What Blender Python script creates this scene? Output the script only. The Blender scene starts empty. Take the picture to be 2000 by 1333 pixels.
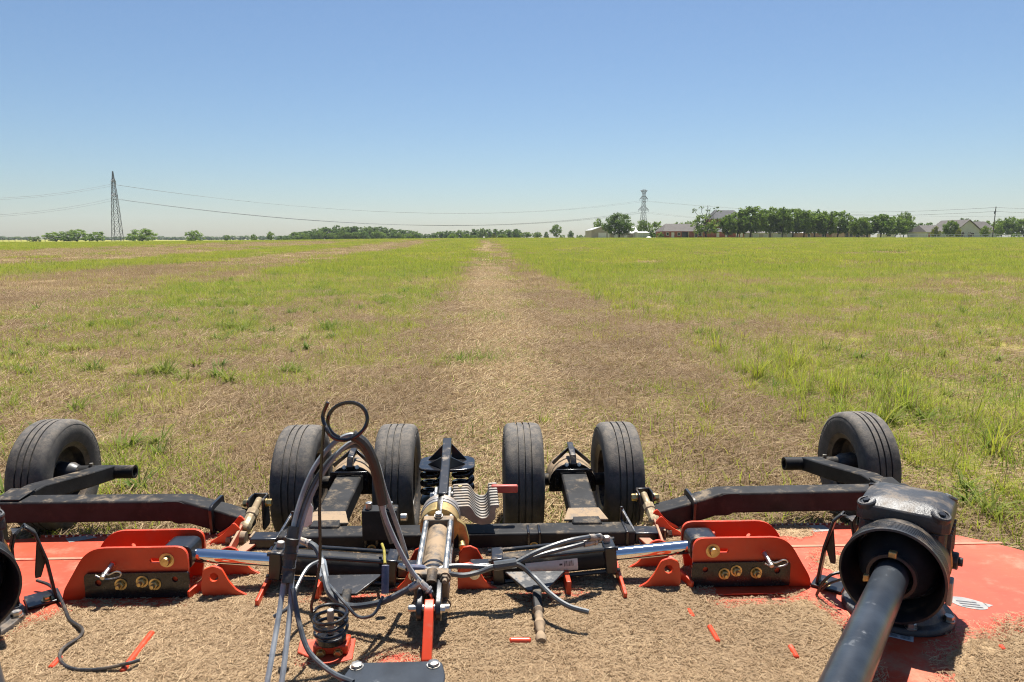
import bpy, bmesh, math, random
import numpy as np
from mathutils import Vector, Matrix

random.seed(7)
R = math.radians
scene = bpy.context.scene
COL = scene.collection

# ------------------------------------------------------------------ camera
F = 1400.0; CX = 0.17; CH = 1.73           # focal length in px of a 2000 px wide frame
YAW = math.atan(55 / F); PIT = math.atan((666.5 - 468) / F)
fwd = Vector((math.sin(YAW) * math.cos(PIT), math.cos(YAW) * math.cos(PIT), -math.sin(PIT)))
cam = bpy.data.cameras.new('camera'); cam.sensor_width = 36; cam.lens = 36 * F / 2000
cam.clip_start = 0.05; cam.clip_end = 6000
cam.dof.use_dof = True; cam.dof.focus_distance = 6.0; cam.dof.aperture_fstop = 7.0
co = bpy.data.objects.new('camera', cam); COL.objects.link(co)
co.location = (CX, 0, CH); co.rotation_euler = fwd.to_track_quat('-Z', 'Y').to_euler()
scene.camera = co
# ------------------------------------------------------------------ sky, sun, exposure
SUN_EL, SUN_AZ = 66, 14                     # azimuth to the right of +Y
w = bpy.data.worlds.new('World'); scene.world = w; w.use_nodes = True
nt = w.node_tree; bg = nt.nodes['Background']
sky = nt.nodes.new('ShaderNodeTexSky'); sky.sky_type = 'NISHITA'; sky.sun_disc = False
sky.sun_elevation = R(SUN_EL); sky.sun_rotation = R(SUN_AZ)
sky.air_density = 1.12; sky.dust_density = 0.55; sky.ozone_density = 6.5; sky.altitude = 150
nt.links.new(sky.outputs[0], bg.inputs[0]); bg.inputs[1].default_value = 0.051
sl = bpy.data.lights.new('sun', 'SUN'); sl.energy = 5.0; sl.angle = R(0.5); sl.color = (1.0, 0.955, 0.88)
so = bpy.data.objects.new('sun', sl); COL.objects.link(so)
sd = Vector((math.sin(R(SUN_AZ)) * math.cos(R(SUN_EL)), math.cos(R(SUN_AZ)) * math.cos(R(SUN_EL)), math.sin(R(SUN_EL))))
so.rotation_euler = sd.to_track_quat('Z', 'Y').to_euler(); so.location = (0, 0, 50)
vs = scene.view_settings; vs.view_transform = 'Standard'; vs.look = 'None'; vs.exposure = 1.08; vs.gamma = 1; vs.use_curve_mapping = False
scene.render.engine = 'CYCLES'
cy = scene.cycles
cy.filter_width = 1.05; cy.max_bounces = 4; cy.diffuse_bounces = 2; cy.glossy_bounces = 3; cy.transmission_bounces = 3; cy.transparent_max_bounces = 8
cy.use_denoising = True; cy.denoiser = 'OPENIMAGEDENOISE'; cy.denoising_input_passes = 'RGB_ALBEDO_NORMAL'; cy.denoising_prefilter = 'NONE'; cy.sample_clamp_indirect = 4.0; cy.caustics_reflective = False; cy.caustics_refractive = False

# ------------------------------------------------------------------ helpers
_rt = Vector((math.cos(YAW), -math.sin(YAW), 0)); _up = _rt.cross(fwd)
def ray(u, v): return fwd + _rt * ((u - 1000) / F) + _up * (-(v - 666.5) / F)
def atz(u, v, z):
    r = ray(u, v); t = (z - CH) / r.z; return Vector((CX + t * r.x, t * r.y, z))
def aty(u, v, Y):
    r = ray(u, v); t = Y / r.y; return Vector((CX + t * r.x, Y, CH + t * r.z))
def sstep(a, b, x):
    t = np.clip((x - a) / (b - a), 0, 1); return t * t * (3 - 2 * t)
def vnoise(x, y, s, seed=0):
    x = np.asarray(x, float) * s; y = np.asarray(y, float) * s
    xi = np.floor(x).astype(np.int64); yi = np.floor(y).astype(np.int64); fx = x - xi; fy = y - yi
    def h(a, b):
        n = (a * 374761393 + b * 668265263 + seed * 974634777) & 0xffffffff
        n = ((n ^ (n >> 13)) * 1274126177) & 0xffffffff
        return ((n ^ (n >> 16)) & 0xffff) / 65535.0
    fx = fx * fx * (3 - 2 * fx); fy = fy * fy * (3 - 2 * fy)
    a = h(xi, yi) * (1 - fx) + h(xi + 1, yi) * fx; b = h(xi, yi + 1) * (1 - fx) + h(xi + 1, yi + 1) * fx
    return a * (1 - fy) + b * fy
def fbm(x, y, s, seed=0):
    return (vnoise(x, y, s, seed) * .5 + vnoise(x, y, s * 2.1, seed + 1) * .3 + vnoise(x, y, s * 4.3, seed + 2) * .2)
def gz(x, y):
    x = np.asarray(x, float); y = np.asarray(y, float)
    d = np.hypot(x, np.maximum(y, 0)); top = .72 + (1.98 - .72) * sstep(-130, 20, x)
    return top * sstep(18, 235, d)
def gzf(x, y): return float(gz(x, y))

# ------------------------------------------------------------------ materials
def N(nt, t, **k):
    n = nt.nodes.new(t)
    for a, b in k.items(): setattr(n, a, b)
    return n
def newmat(name):
    m = bpy.data.materials.new(name); m.use_nodes = True
    return m, m.node_tree, m.node_tree.nodes['Principled BSDF']
def rgb(c): return (c[0], c[1], c[2], 1)
def noise(nt, scale, detail=4, rough=.6, coord='Object'):
    tc = N(nt, 'ShaderNodeTexCoord'); n = N(nt, 'ShaderNodeTexNoise')
    n.inputs['Scale'].default_value = scale; n.inputs['Detail'].default_value = detail; n.inputs['Roughness'].default_value = rough
    nt.links.new(tc.outputs[coord], n.inputs['Vector']); return n.outputs['Fac']
def ramp(nt, src, a, b):
    r = N(nt, 'ShaderNodeMapRange'); r.interpolation_type = 'SMOOTHSTEP'
    r.inputs['From Min'].default_value = a; r.inputs['From Max'].default_value = b
    nt.links.new(src, r.inputs['Value']); return r.outputs[0]
def mix(nt, fac, a, b):
    m = N(nt, 'ShaderNodeMix', data_type='RGBA')
    for sock, val in ((m.inputs[0], fac), (m.inputs[6], a), (m.inputs[7], b)):
        if hasattr(val, 'is_linked') or hasattr(val, 'links'): nt.links.new(val, sock)
        elif isinstance(val, (int, float)): sock.default_value = val
        else: sock.default_value = rgb(val)
    return m.outputs[2]
def mul(nt, a, b, op='MULTIPLY'):
    m = N(nt, 'ShaderNodeMath', operation=op); m.use_clamp = True
    for i, val in enumerate((a, b)):
        if isinstance(val, (int, float)): m.inputs[i].default_value = val
        else: nt.links.new(val, m.inputs[i])
    return m.outputs[0]
DUST = (.30, .215, .135)
def mat(name, base, rough=.5, metal=0, var=.25, vs_=9, dust=0., dscale=7, bump=0., bscale=60, dustcol=DUST, dlo=.42, dhi=.62, coat=0, side=.15, spec=.5):
    """painted or bare surface: tonal mottling, dust lying on the upward faces, fine relief"""
    m, nt, b = newmat(name)
    dark = tuple(c * (1 - var) for c in base); lite = tuple(min(1, c * (1 + var * .6)) for c in base)
    c = mix(nt, ramp(nt, noise(nt, vs_), .3, .7), dark, lite)
    rr = None
    if dust > 0:
        g = N(nt, 'ShaderNodeNewGeometry'); sx = N(nt, 'ShaderNodeSeparateXYZ'); nt.links.new(g.outputs['Normal'], sx.inputs[0])
        upf = N(nt, 'ShaderNodeMapRange'); upf.inputs['From Min'].default_value = .1; upf.inputs['From Max'].default_value = .8
        upf.inputs['To Min'].default_value = side; upf.inputs['To Max'].default_value = 1
        nt.links.new(sx.outputs['Z'], upf.inputs['Value'])
        d = mul(nt, mul(nt, ramp(nt, noise(nt, dscale, 8, .72), dlo, dhi), upf.outputs[0]), dust)
        c = mix(nt, d, c, dustcol)
        rm = N(nt, 'ShaderNodeMapRange'); rm.inputs['To Min'].default_value = rough; rm.inputs['To Max'].default_value = .95
        nt.links.new(d, rm.inputs['Value']); rr = rm.outputs[0]
    nt.links.new(c, b.inputs['Base Color'])
    if rr is not None: nt.links.new(rr, b.inputs['Roughness'])
    else: b.inputs['Roughness'].default_value = rough
    b.inputs['Metallic'].default_value = metal; b.inputs['Specular IOR Level'].default_value = spec
    if coat: b.inputs['Coat Weight'].default_value = coat
    if bump:
        bp = N(nt, 'ShaderNodeBump'); bp.inputs['Strength'].default_value = bump; bp.inputs['Distance'].default_value = .01
        nt.links.new(noise(nt, bscale, 6), bp.inputs['Height']); nt.links.new(bp.outputs[0], b.inputs['Normal'])
    return m
ORANGE = (.68, .075, .030)
M = {}
def orange_deck():
    """faded paint: sun-bleached patches, a dust film, dirt streaks and small chips"""
    m, nt, b = newmat('orange_deck_paint')
    c = mix(nt, ramp(nt, noise(nt, 2.2, 6, .6), .35, .7), (.44, .042, .011), (.49, .060, .017))
    c = mix(nt, mul(nt, ramp(nt, noise(nt, 3.3, 9, .75), .50, .68), .62), c, (.33, .20, .12))
    c = mix(nt, mul(nt, ramp(nt, noise(nt, 38, 8, .8), .56, .74), .5), c, (.27, .16, .10))
    tc = N(nt, 'ShaderNodeTexCoord'); mp = N(nt, 'ShaderNodeMapping'); mp.inputs['Scale'].default_value = (3, 40, 3); mp.inputs['Rotation'].default_value = (0, 0, .35)
    n = N(nt, 'ShaderNodeTexNoise'); n.inputs['Scale'].default_value = 2.0; n.inputs['Detail'].default_value = 5; nt.links.new(tc.outputs['Object'], mp.inputs[0]); nt.links.new(mp.outputs[0], n.inputs['Vector'])
    c = mix(nt, mul(nt, ramp(nt, n.outputs['Fac'], .60, .70), .2), c, (.55, .11, .06))
    v = N(nt, 'ShaderNodeTexVoronoi'); v.inputs['Scale'].default_value = 34; nt.links.new(tc.outputs['Object'], v.inputs['Vector'])
    c = mix(nt, mul(nt, ramp(nt, v.outputs['Distance'], .10, .06), ramp(nt, noise(nt, 5), .55, .62)), c, (.10, .06, .045))
    nt.links.new(c, b.inputs['Base Color'])
    rr = N(nt, 'ShaderNodeMapRange'); rr.inputs['To Min'].default_value = .32; rr.inputs['To Max'].default_value = .8; nt.links.new(noise(nt, 6, 8), rr.inputs['Value']); nt.links.new(rr.outputs[0], b.inputs['Roughness'])
    return m
M['orange'] = orange_deck()
M['orange_plate'] = mat('orange_plate_paint', (.58, .054, .016), .34, 0, .12, 5, dust=.45, dscale=18, dlo=.52, dhi=.74, bump=.03, side=.3)
M['orange_dusty'] = mat('orange_dusty_paint', (.45, .04, .018), .4, 0, .12, 6, dust=.95, dscale=6, dlo=.33, dhi=.55)
M['black'] = mat('black_paint', (.014, .015, .018), .28, 0, .3, 8, dust=.6, dscale=11, dlo=.52, dhi=.72, bump=.05, side=.08)
M['black_dusty'] = mat('black_dusty_paint', (.024, .024, .025), .55, 0, .3, 8, dust=.8, dscale=11, dlo=.50, dhi=.72, bump=.08, side=.10, spec=.12, dustcol=(.25, .195, .135))
M['black_mud'] = mat('muddy_steel', (.03, .028, .026), .45, 0, .3, 8, dust=1., dscale=9, dlo=.3, dhi=.55, bump=.15, side=.55)
M['black_clean'] = mat('black_gloss_paint', (.012, .012, .014), .2, 0, .3, 8, dust=.25, dscale=16, dlo=.5, dhi=.75)
M['gearbox'] = mat('gearbox_cast_iron', (.022, .023, .027), .42, 0, .35, 14, dust=.45, dscale=11, dlo=.45, dhi=.7, bump=.25, bscale=130)
M['plastic'] = mat('black_plastic', (.018, .02, .024), .42, 0, .3, 10, dust=.45, dscale=12, dlo=.45, dhi=.72, bump=.06)
M['shaft'] = mat('scuffed_shaft_plastic', (.026, .031, .038), .30, 0, .4, 6, dust=.45, dscale=16, dustcol=(.26, .28, .30), dlo=.58, dhi=.76, bump=.05)
M['rubber'] = mat('tyre_rubber', (.062, .058, .055), .80, 0, .3, 8, dust=.7, dscale=26, dlo=.36, dhi=.66, dustcol=(.20, .17, .135), bump=.25, bscale=140, side=.3)
M['rim'] = mat('wheel_rim_paint', (.02, .02, .022), .4, 0, .3, 10, dust=.7, dscale=16, dlo=.4, dhi=.65, side=.45)
M['chrome'] = mat('chrome_rod', (.72, .73, .75), .07, 1, .05, 5)
M['steel'] = mat('bright_steel', (.52, .50, .46), .3, 1, .2, 30, dust=.3, dscale=30)
M['zinc'] = mat('yellow_zinc', (.55, .42, .20), .34, 1, .25, 30, dust=.4, dscale=30)
M['brass'] = mat('dusty_brass', (.50, .36, .14), .42, .8, .25, 20, dust=.75, dscale=12, dlo=.35, dhi=.62, side=.5)
M['khaki'] = mat('dirty_plated_link', (.34, .28, .17), .5, .35, .25, 20, dust=.8, dscale=16, dlo=.38, dhi=.62, side=.5)
M['alu'] = mat('dull_aluminium', (.40, .38, .36), .45, .75, .25, 20, dust=.6, dscale=12, dlo=.4, dhi=.65, side=.4)
M['stop_metal'] = mat('dusty_cast_aluminium', (.24, .225, .205), .55, .45, .25, 20, dust=.6, dscale=18, dlo=.42, dhi=.65, side=.4)
M['hose'] = mat('dusty_hose_rubber', (.055, .062, .070), .34, 0, .3, 12, dust=.5, dscale=14, dustcol=(.22, .22, .21), dlo=.46, dhi=.68, side=.35)
M['hose_grey'] = mat('grey_worn_hose', (.20, .225, .25), .34, 0, .3, 14, dust=.5, dscale=9, dustcol=(.33, .34, .34), dlo=.4, dhi=.65, side=.5)
M['tape'] = mat('black_tape', (.012, .012, .013), .45, 0, .3, 12, dust=.35, dscale=20, dustcol=(.15, .14, .13))
M['red_grip'] = mat('faded_red_grip', (.42, .06, .045), .5, 0, .2, 12, dust=.4, dscale=20)
M['blue_cap'] = mat('blue_grey_sleeve', (.07, .09, .17), .45, 0, .3, 20, dust=.4, dscale=20)
M['white'] = mat('white_decal', (.62, .62, .62), .5, 0, .1, 20, dust=.3, dscale=25)
M['silver_decal'] = mat('silver_decal', (.27, .27, .265), .45, 0, .15, 30, dust=.3, dscale=30)
M['print'] = mat('decal_print', (.05, .05, .06), .5, 0, .1, 30)
M['print_red'] = mat('decal_print_red', (.45, .05, .04), .5, 0, .1, 30)
M['cloth'] = mat('pale_tag', (.55, .56, .60), .8, 0, .15, 30)
M['yellow'] = mat('yellow_chain_tag', (.28, .23, .03), .5, 0, .3, 30)
M['galv'] = mat('galvanised_steel', (.10, .105, .11), .6, .1, .2, .3)
M['wire'] = mat('power_wire_metal', (.20, .21, .22), .6, .2, .1, .3)
M['wood'] = mat('weathered_timber', (.10, .08, .065), .85, 0, .3, 2)
M['bark'] = mat('tree_bark', (.055, .043, .034), .9, 0, .3, 3, bump=.3, bscale=12)

# ------------------------------------------------------------------ mesh building
class MB:
    def __init__(self): self.bm = bmesh.new()
    def _add(self, vs, fs):
        b = [self.bm.verts.new(v) for v in vs]
        for f in fs:
            try: self.bm.faces.new([b[i] for i in f])
            except ValueError: pass
        return self
    def box(self, x0, x1, y0, y1, z0, z1):
        v = [(x, y, z) for x in (x0, x1) for y in (y0, y1) for z in (z0, z1)]
        return self._add(v, [(0, 1, 3, 2), (4, 6, 7, 5), (0, 4, 5, 1), (2, 3, 7, 6), (0, 2, 6, 4), (1, 5, 7, 3)])
    def obox(self, c, ax, h):
        c = Vector(c); a = [Vector(q).normalized() * k for q, k in zip(ax, h)]
        v = [c + a[0] * i + a[1] * j + a[2] * k for i in (-1, 1) for j in (-1, 1) for k in (-1, 1)]
        return self._add(v, [(0, 1, 3, 2), (4, 6, 7, 5), (0, 4, 5, 1), (2, 3, 7, 6), (0, 2, 6, 4), (1, 5, 7, 3)])
    def bar(self, p, q, w_, h_, up=(0, 0, 1)):
        p, q = Vector(p), Vector(q); d = (q - p).normalized(); s = d.cross(Vector(up)).normalized(); u = s.cross(d)
        return self.obox((p + q) / 2, (d, s, u), ((q - p).length / 2, w_ / 2, h_ / 2))
    def path_bar(self, pts, w_, h_, up=(0, 0, 1)):
        """a rectangular tube bent along a polyline, one skin"""
        pts = [Vector(p) for p in pts]; rings = []; upv = Vector(up)
        for i, p in enumerate(pts):
            d = ((pts[min(i + 1, len(pts) - 1)] - p).normalized() if i < len(pts) - 1 else Vector((0, 0, 0))) + ((p - pts[i - 1]).normalized() if i else Vector((0, 0, 0)))
            d.normalize(); s = d.cross(upv).normalized(); u = s.cross(d)
            rings.append([p + s * (a * w_ / 2) + u * (b * h_ / 2) for a, b in ((-1, -1), (1, -1), (1, 1), (-1, 1))])
        n = len(pts); v = [q for r in rings for q in r]; f = [(0, 1, 2, 3), tuple((n - 1) * 4 + k for k in (3, 2, 1, 0))]
        for i in range(n - 1):
            for k in range(4): f.append((i * 4 + k, i * 4 + (k + 1) % 4, i * 4 + 4 + (k + 1) % 4, i * 4 + 4 + k))
        return self._add(v, f)
    def cyl(self, p, q, r0, r1=None, n=20):
        r1 = r0 if r1 is None else r1
        return self.lathe([(0, 0), (r0, 0), (r1, (Vector(q) - Vector(p)).length), (0, (Vector(q) - Vector(p)).length)], p, Vector(q) - Vector(p), n)
    def lathe(self, prof, p, axis, n=28, closed=False):
        """prof: (radius, distance along axis)"""
        p = Vector(p); a = Vector(axis).normalized(); t = Vector((0, 0, 1)) if abs(a.z) < .9 else Vector((1, 0, 0))
        e1 = a.cross(t).normalized(); e2 = a.cross(e1)
        rows = []; vs = []
        for r, h in prof:
            if r < 1e-6: rows.append([len(vs)]); vs.append(p + a * h)
            else:
                rows.append(list(range(len(vs), len(vs) + n)))
                vs += [p + a * h + (e1 * math.cos(2 * math.pi * i / n) + e2 * math.sin(2 * math.pi * i / n)) * r for i in range(n)]
        fs = []
        pairs = list(zip(rows, rows[1:])) + ([(rows[-1], rows[0])] if closed else [])
        for A, B in pairs:
            if len(A) == 1 and len(B) == 1: continue
            for i in range(n):
                j = (i + 1) % n
                if len(A) == 1: fs.append((A[0], B[j], B[i]))
                elif len(B) == 1: fs.append((A[i], A[j], B[0]))
                else: fs.append((A[i], A[j], B[j], B[i]))
        return self._add(vs, fs)
    def tube(self, pts, r, n=8, k=6, smooth=True, r1=None):
        pts = [Vector(p) for p in pts]
        if smooth and len(pts) > 2:
            q = [pts[0] * 2 - pts[1]] + pts + [pts[-1] * 2 - pts[-2]]; out = []
            for i in range(1, len(q) - 2):
                for j in range(k):
                    t = j / k; a, b, c, d = q[i - 1], q[i], q[i + 1], q[i + 2]
                    out.append(.5 * ((2 * b) + (c - a) * t + (2 * a - 5 * b + 4 * c - d) * t * t + (3 * b - a - 3 * c + d) * t ** 3))
            pts = out + [pts[-1]]
        m = len(pts); vs = []; e = None
        for i, p in enumerate(pts):
            d = (pts[min(i + 1, m - 1)] - pts[max(i - 1, 0)]).normalized()
            if e is None: e = d.cross(Vector((0, 0, 1)) if abs(d.z) < .9 else Vector((1, 0, 0))).normalized()
            else: e = (e - d * e.dot(d)).normalized()
            f = d.cross(e); rr = r if r1 is None else r + (r1 - r) * i / (m - 1)
            vs += [p + (e * math.cos(2 * math.pi * j / n) + f * math.sin(2 * math.pi * j / n)) * rr for j in range(n)]
        fs = [tuple(range(n - 1, -1, -1)), tuple((m - 1) * n + j for j in range(n))]
        for i in range(m - 1):
            for j in range(n): fs.append((i * n + j, i * n + (j + 1) % n, i * n + n + (j + 1) % n, i * n + n + j))
        return self._add(vs, fs)
    def prism(self, pts, vec, holes=()):
        """planar outline (3-D points) with holes, extruded by vec"""
        bm = self.bm; old = set(bm.faces); edges = []
        for loop in [pts] + list(holes):
            vv = [bm.verts.new(p) for p in loop]
            if not holes: bm.faces.new(vv)
            else: edges += [bm.edges.new((vv[i], vv[(i + 1) % len(vv)])) for i in range(len(vv))]
        if holes: bmesh.ops.triangle_fill(bm, edges=edges, use_beauty=True, use_dissolve=False)
        nf = [f for f in bm.faces if f not in old]
        r = bmesh.ops.extrude_face_region(bm, geom=nf)
        bmesh.ops.translate(bm, verts=[g for g in r['geom'] if isinstance(g, bmesh.types.BMVert)], vec=Vector(vec))
        return self
    def mesh(self, name, m, angle=35):
        bmesh.ops.recalc_face_normals(self.bm, faces=self.bm.faces[:])
        me = bpy.data.meshes.new(name); self.bm.to_mesh(me); self.bm.free()
        me.polygons.foreach_set('use_smooth', [True] * len(me.polygons)); me.set_sharp_from_angle(angle=R(angle))
        me.materials.append(M[m] if isinstance(m, str) else m); return me
    def build(self, name, m, parent=None, bevel=0, angle=35, loc=None):
        o = link(name, self.mesh(name, m, angle), parent)
        if loc is not None: o.location = loc
        if bevel:
            bv = o.modifiers.new('bevel', 'BEVEL'); bv.width = bevel; bv.segments = 2; bv.limit_method = 'ANGLE'; bv.angle_limit = R(40)
        return o
ROOTS = {}
def link(name, me, parent=None):
    o = bpy.data.objects.new(name, me); COL.objects.link(o)
    if parent is not None:
        o.parent = parent
        if parent.name in ROOTS: o.location = -parent.location
    return o
def root(name, loc, label, cat, group=None):
    o = bpy.data.objects.new(name, None); COL.objects.link(o); o.location = loc; o.empty_display_size = .2
    ROOTS[o.name] = 1; return tag(o, label, cat, group)
def tag(o, label, cat, group=None, kind=None):
    if label: o['label'] = label
    if cat: o['category'] = cat
    if group: o['group'] = group
    if kind: o['kind'] = kind
    return o
def circ(c, r, e1, e2, n=16):
    c, e1, e2 = Vector(c), Vector(e1), Vector(e2)
    return [c + e1 * (r * math.cos(2 * math.pi * i / n)) + e2 * (r * math.sin(2 * math.pi * i / n)) for i in range(n)]
def rounded(pts, rad, n=4):
    """round the corners of a 2-D outline"""
    out = []; m = len(pts)
    for i in range(m):
        p = Vector(pts[i]); a = Vector(pts[i - 1]) - p; b = Vector(pts[(i + 1) % m]) - p
        r = rad[i] if isinstance(rad, (list, tuple)) else rad
        r = min(r, a.length * .49, b.length * .49)
        if r < 1e-4: out.append(tuple(p)); continue
        A = p + a.normalized() * r; B = p + b.normalized() * r
        for k in range(n + 1):
            t = k / n; q = A * (1 - t) ** 2 + p * (2 * t * (1 - t)) + B * t * t; out.append((q.x, q.y))
    return out

# ================================================================== SETTING: the field
def field_green(x, y):
    """0 = freshly mown brown, 1 = standing green grass"""
    x = np.asarray(x, float); y = np.asarray(y, float)
    wob = (fbm(x, y, .35, 3) - .5) * 1.1 + (fbm(x, y, 1.3, 9) - .5) * .7
    edge = np.where(y < 8, 2.9 + .06 * y, 3.38)
    right = sstep(-.30, .30, x + wob * .4 - edge)
    pr = fbm(x, y * .8, .18, 21); g_r = .90 - .30 * sstep(.47, .64, fbm(x, y, 1.4, 27)) - .42 * sstep(.48, .64, pr) - .20 * sstep(4.5, 7, x) * sstep(16, 9, y) - .30 * sstep(6.5, 4.8, y) * sstep(.4, .6, fbm(x, y, .9, 25))
    swath = .13 + .26 * sstep(.45, .7, fbm(x, y, .8, 31))
    lb_ = -1.25 - 1.1 * sstep(13, 6, y); lm = sstep(.5, -.7, x - lb_ + wob * 1.2)
    pl = fbm(x, y, .30, 41); g_l = .44 + .52 * sstep(.38, .58, pl) - .36 * sstep(.48, .62, fbm(x, y, 1.5, 47)) + .10 * sstep(9, 18, y) - .22 * sstep(6.0, 4., y) * sstep(-4.5, -2.5, x)
    g = swath * (1 - right) * (1 - lm) + g_r * right + g_l * lm
    wl = x + wob * 2.2 + (fbm(x * .25, y * .06, .12, 55) - .5) * 6
    far = sstep(-10.3, -11.6, wl)
    band = .10 + .50 * sstep(-19, -21, wl) * sstep(-28, -26, wl) + .75 * sstep(-52, -60, wl) + .22 * sstep(.5, .7, fbm(x, y * .3, .25, 61))
    g = g * (1 - far) + band * far
    # standing fringe before the far trees
    d = np.hypot(x, y); fr = sstep(175, 215, d); g = g * (1 - fr) + .95 * fr
    return np.clip(g, 0, 1)
def field_straw(x, y):
    """pale windrow of cut straw down the middle of the swath"""
    wob = (fbm(x, y, .5, 71) - .5) * .35
    return sstep(.62, .26, np.abs(x - .42 + wob)) * (.7 + .3 * sstep(.35, .6, fbm(x, y * .6, 1.1, 77)))

def graded(lo, hi, near, s0, ratio):
    a = [near]; s = s0
    while a[-1] < hi: a.append(a[-1] + s); s *= ratio
    return a
xs_p = graded(0, 2600, 0, .14, 1.035); xs = np.array([-v for v in xs_p[:0:-1]] + xs_p)
ys = np.array([-40, -15, -5, -1, .5] + graded(0, 3500, 1.5, .10, 1.022))
X, Y = np.meshgrid(xs, ys); Z = gz(X, Y) + (fbm(X, Y, 2.2, 5) - .5) * .05 * sstep(60, 15, np.abs(Y)) * sstep(60, 15, np.abs(X))
nx, ny = len(xs), len(ys)
idx = np.arange(nx * ny).reshape(ny, nx)
quads = np.stack([idx[:-1, :-1], idx[:-1, 1:], idx[1:, 1:], idx[1:, :-1]], -1).reshape(-1, 4)
def np_mesh(name, verts, faces, smooth=True):
    me = bpy.data.meshes.new(name); verts = np.asarray(verts, np.float32); faces = np.asarray(faces, np.int32)
    k = faces.shape[1]
    me.vertices.add(len(verts)); me.vertices.foreach_set('co', verts.ravel())
    me.loops.add(faces.size); me.loops.foreach_set('vertex_index', faces.ravel())
    me.polygons.add(len(faces)); me.polygons.foreach_set('loop_start', np.arange(0, faces.size, k, dtype=np.int32))
    me.update(calc_edges=True)
    me.polygons.foreach_set('use_smooth', np.full(len(faces), smooth))
    return me
def fattr(me, name, vals):
    a = me.attributes.new(name, 'FLOAT', 'POINT'); a.data.foreach_set('value', np.asarray(vals, np.float32).ravel())
me = np_mesh('field', np.stack([X, Y, Z], -1).reshape(-1, 3), quads)
fattr(me, 'green', field_green(X, Y)); fattr(me, 'straw', field_straw(X, Y))
m, nt, b = newmat('field_soil_and_stubble')
ag = N(nt, 'ShaderNodeAttribute', attribute_name='green'); as_ = N(nt, 'ShaderNodeAttribute', attribute_name='straw')
def wmap(scale, detail=5, sx=1, sy=1):
    tc = N(nt, 'ShaderNodeTexCoord'); mp = N(nt, 'ShaderNodeMapping'); mp.inputs['Scale'].default_value = (sx, sy, 1)
    n = N(nt, 'ShaderNodeTexNoise'); n.inputs['Scale'].default_value = scale; n.inputs['Detail'].default_value = detail; n.inputs['Roughness'].default_value = .7
    nt.links.new(tc.outputs['Object'], mp.inputs[0]); nt.links.new(mp.outputs[0], n.inputs['Vector']); return n.outputs['Fac']
soil = mix(nt, ramp(nt, wmap(14, 8), .36, .64), (.14, .095, .055), (.36, .262, .15))
soil = mix(nt, ramp(nt, wmap(1.1, 6), .42, .66), soil, (.27, .188, .105))
soil = mix(nt, mul(nt, as_.outputs['Fac'], .8), soil, (.38, .285, .17))
grs = mix(nt, ramp(nt, wmap(6, 8), .35, .65), (.10, .125, .015), (.28, .30, .036))
grs = mix(nt, ramp(nt, wmap(.12, 5, 1, .5), .42, .68), grs, (.36, .29, .085))
gf = mul(nt, ag.outputs['Fac'], ramp(nt, wmap(3.0, 8), .18, .52))
nt.links.new(mix(nt, gf, soil, grs), b.inputs['Base Color']); b.inputs['Roughness'].default_value = 1
b.inputs['Specular IOR Level'].default_value = .1
bp = N(nt, 'ShaderNodeBump'); bp.inputs['Strength'].default_value = .6; bp.inputs['Distance'].default_value = .04
nt.links.new(wmap(30, 8), bp.inputs['Height']); nt.links.new(bp.outputs[0], b.inputs['Normal'])
me.materials.append(m)
field = link('ground', me); tag(field, 'wide flat field of mown brown stubble and green grass', 'field', kind='structure')

# ---- blades and straws
def leaf_mat(name, c0, c1, c2, trans=.35, rough=.7):
    """c0..c1 by blade, pulled towards c2 by the instance"""
    m, nt, b = newmat(name)
    a = N(nt, 'ShaderNodeAttribute', attribute_name='bv'); h = N(nt, 'ShaderNodeAttribute', attribute_name='hue', attribute_type='INSTANCER')
    c = mix(nt, a.outputs['Fac'], c0, c1); c = mix(nt, h.outputs['Fac'], c, c2)
    nt.links.new(c, b.inputs['Base Color']); b.inputs['Roughness'].default_value = rough; b.inputs['Specular IOR Level'].default_value = .25
    t = N(nt, 'ShaderNodeBsdfTranslucent'); nt.links.new(c, t.inputs['Color'])
    ms = N(nt, 'ShaderNodeMixShader'); ms.inputs[0].default_value = trans
    nt.links.new(b.outputs[0], ms.inputs[1]); nt.links.new(t.outputs[0], ms.inputs[2])
    nt.links.new(ms.outputs[0], nt.nodes['Material Output'].inputs['Surface']); return m
M['straw'] = leaf_mat('dry_straw', (.20, .125, .070), (.62, .47, .26), (.225, .152, .086), .25)
M['clip'] = leaf_mat('deck_clippings', (.36, .245, .14), (.58, .43, .26), (.38, .265, .155), .2)
M['grass'] = leaf_mat('green_blades', (.075, .150, .014), (.225, .315, .024), (.40, .395, .050), .45)
M['leafy'] = leaf_mat('leafy_weed', (.075, .135, .020), (.16, .23, .04), (.30, .30, .06), .42)
rng = np.random.default_rng(11)
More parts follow.
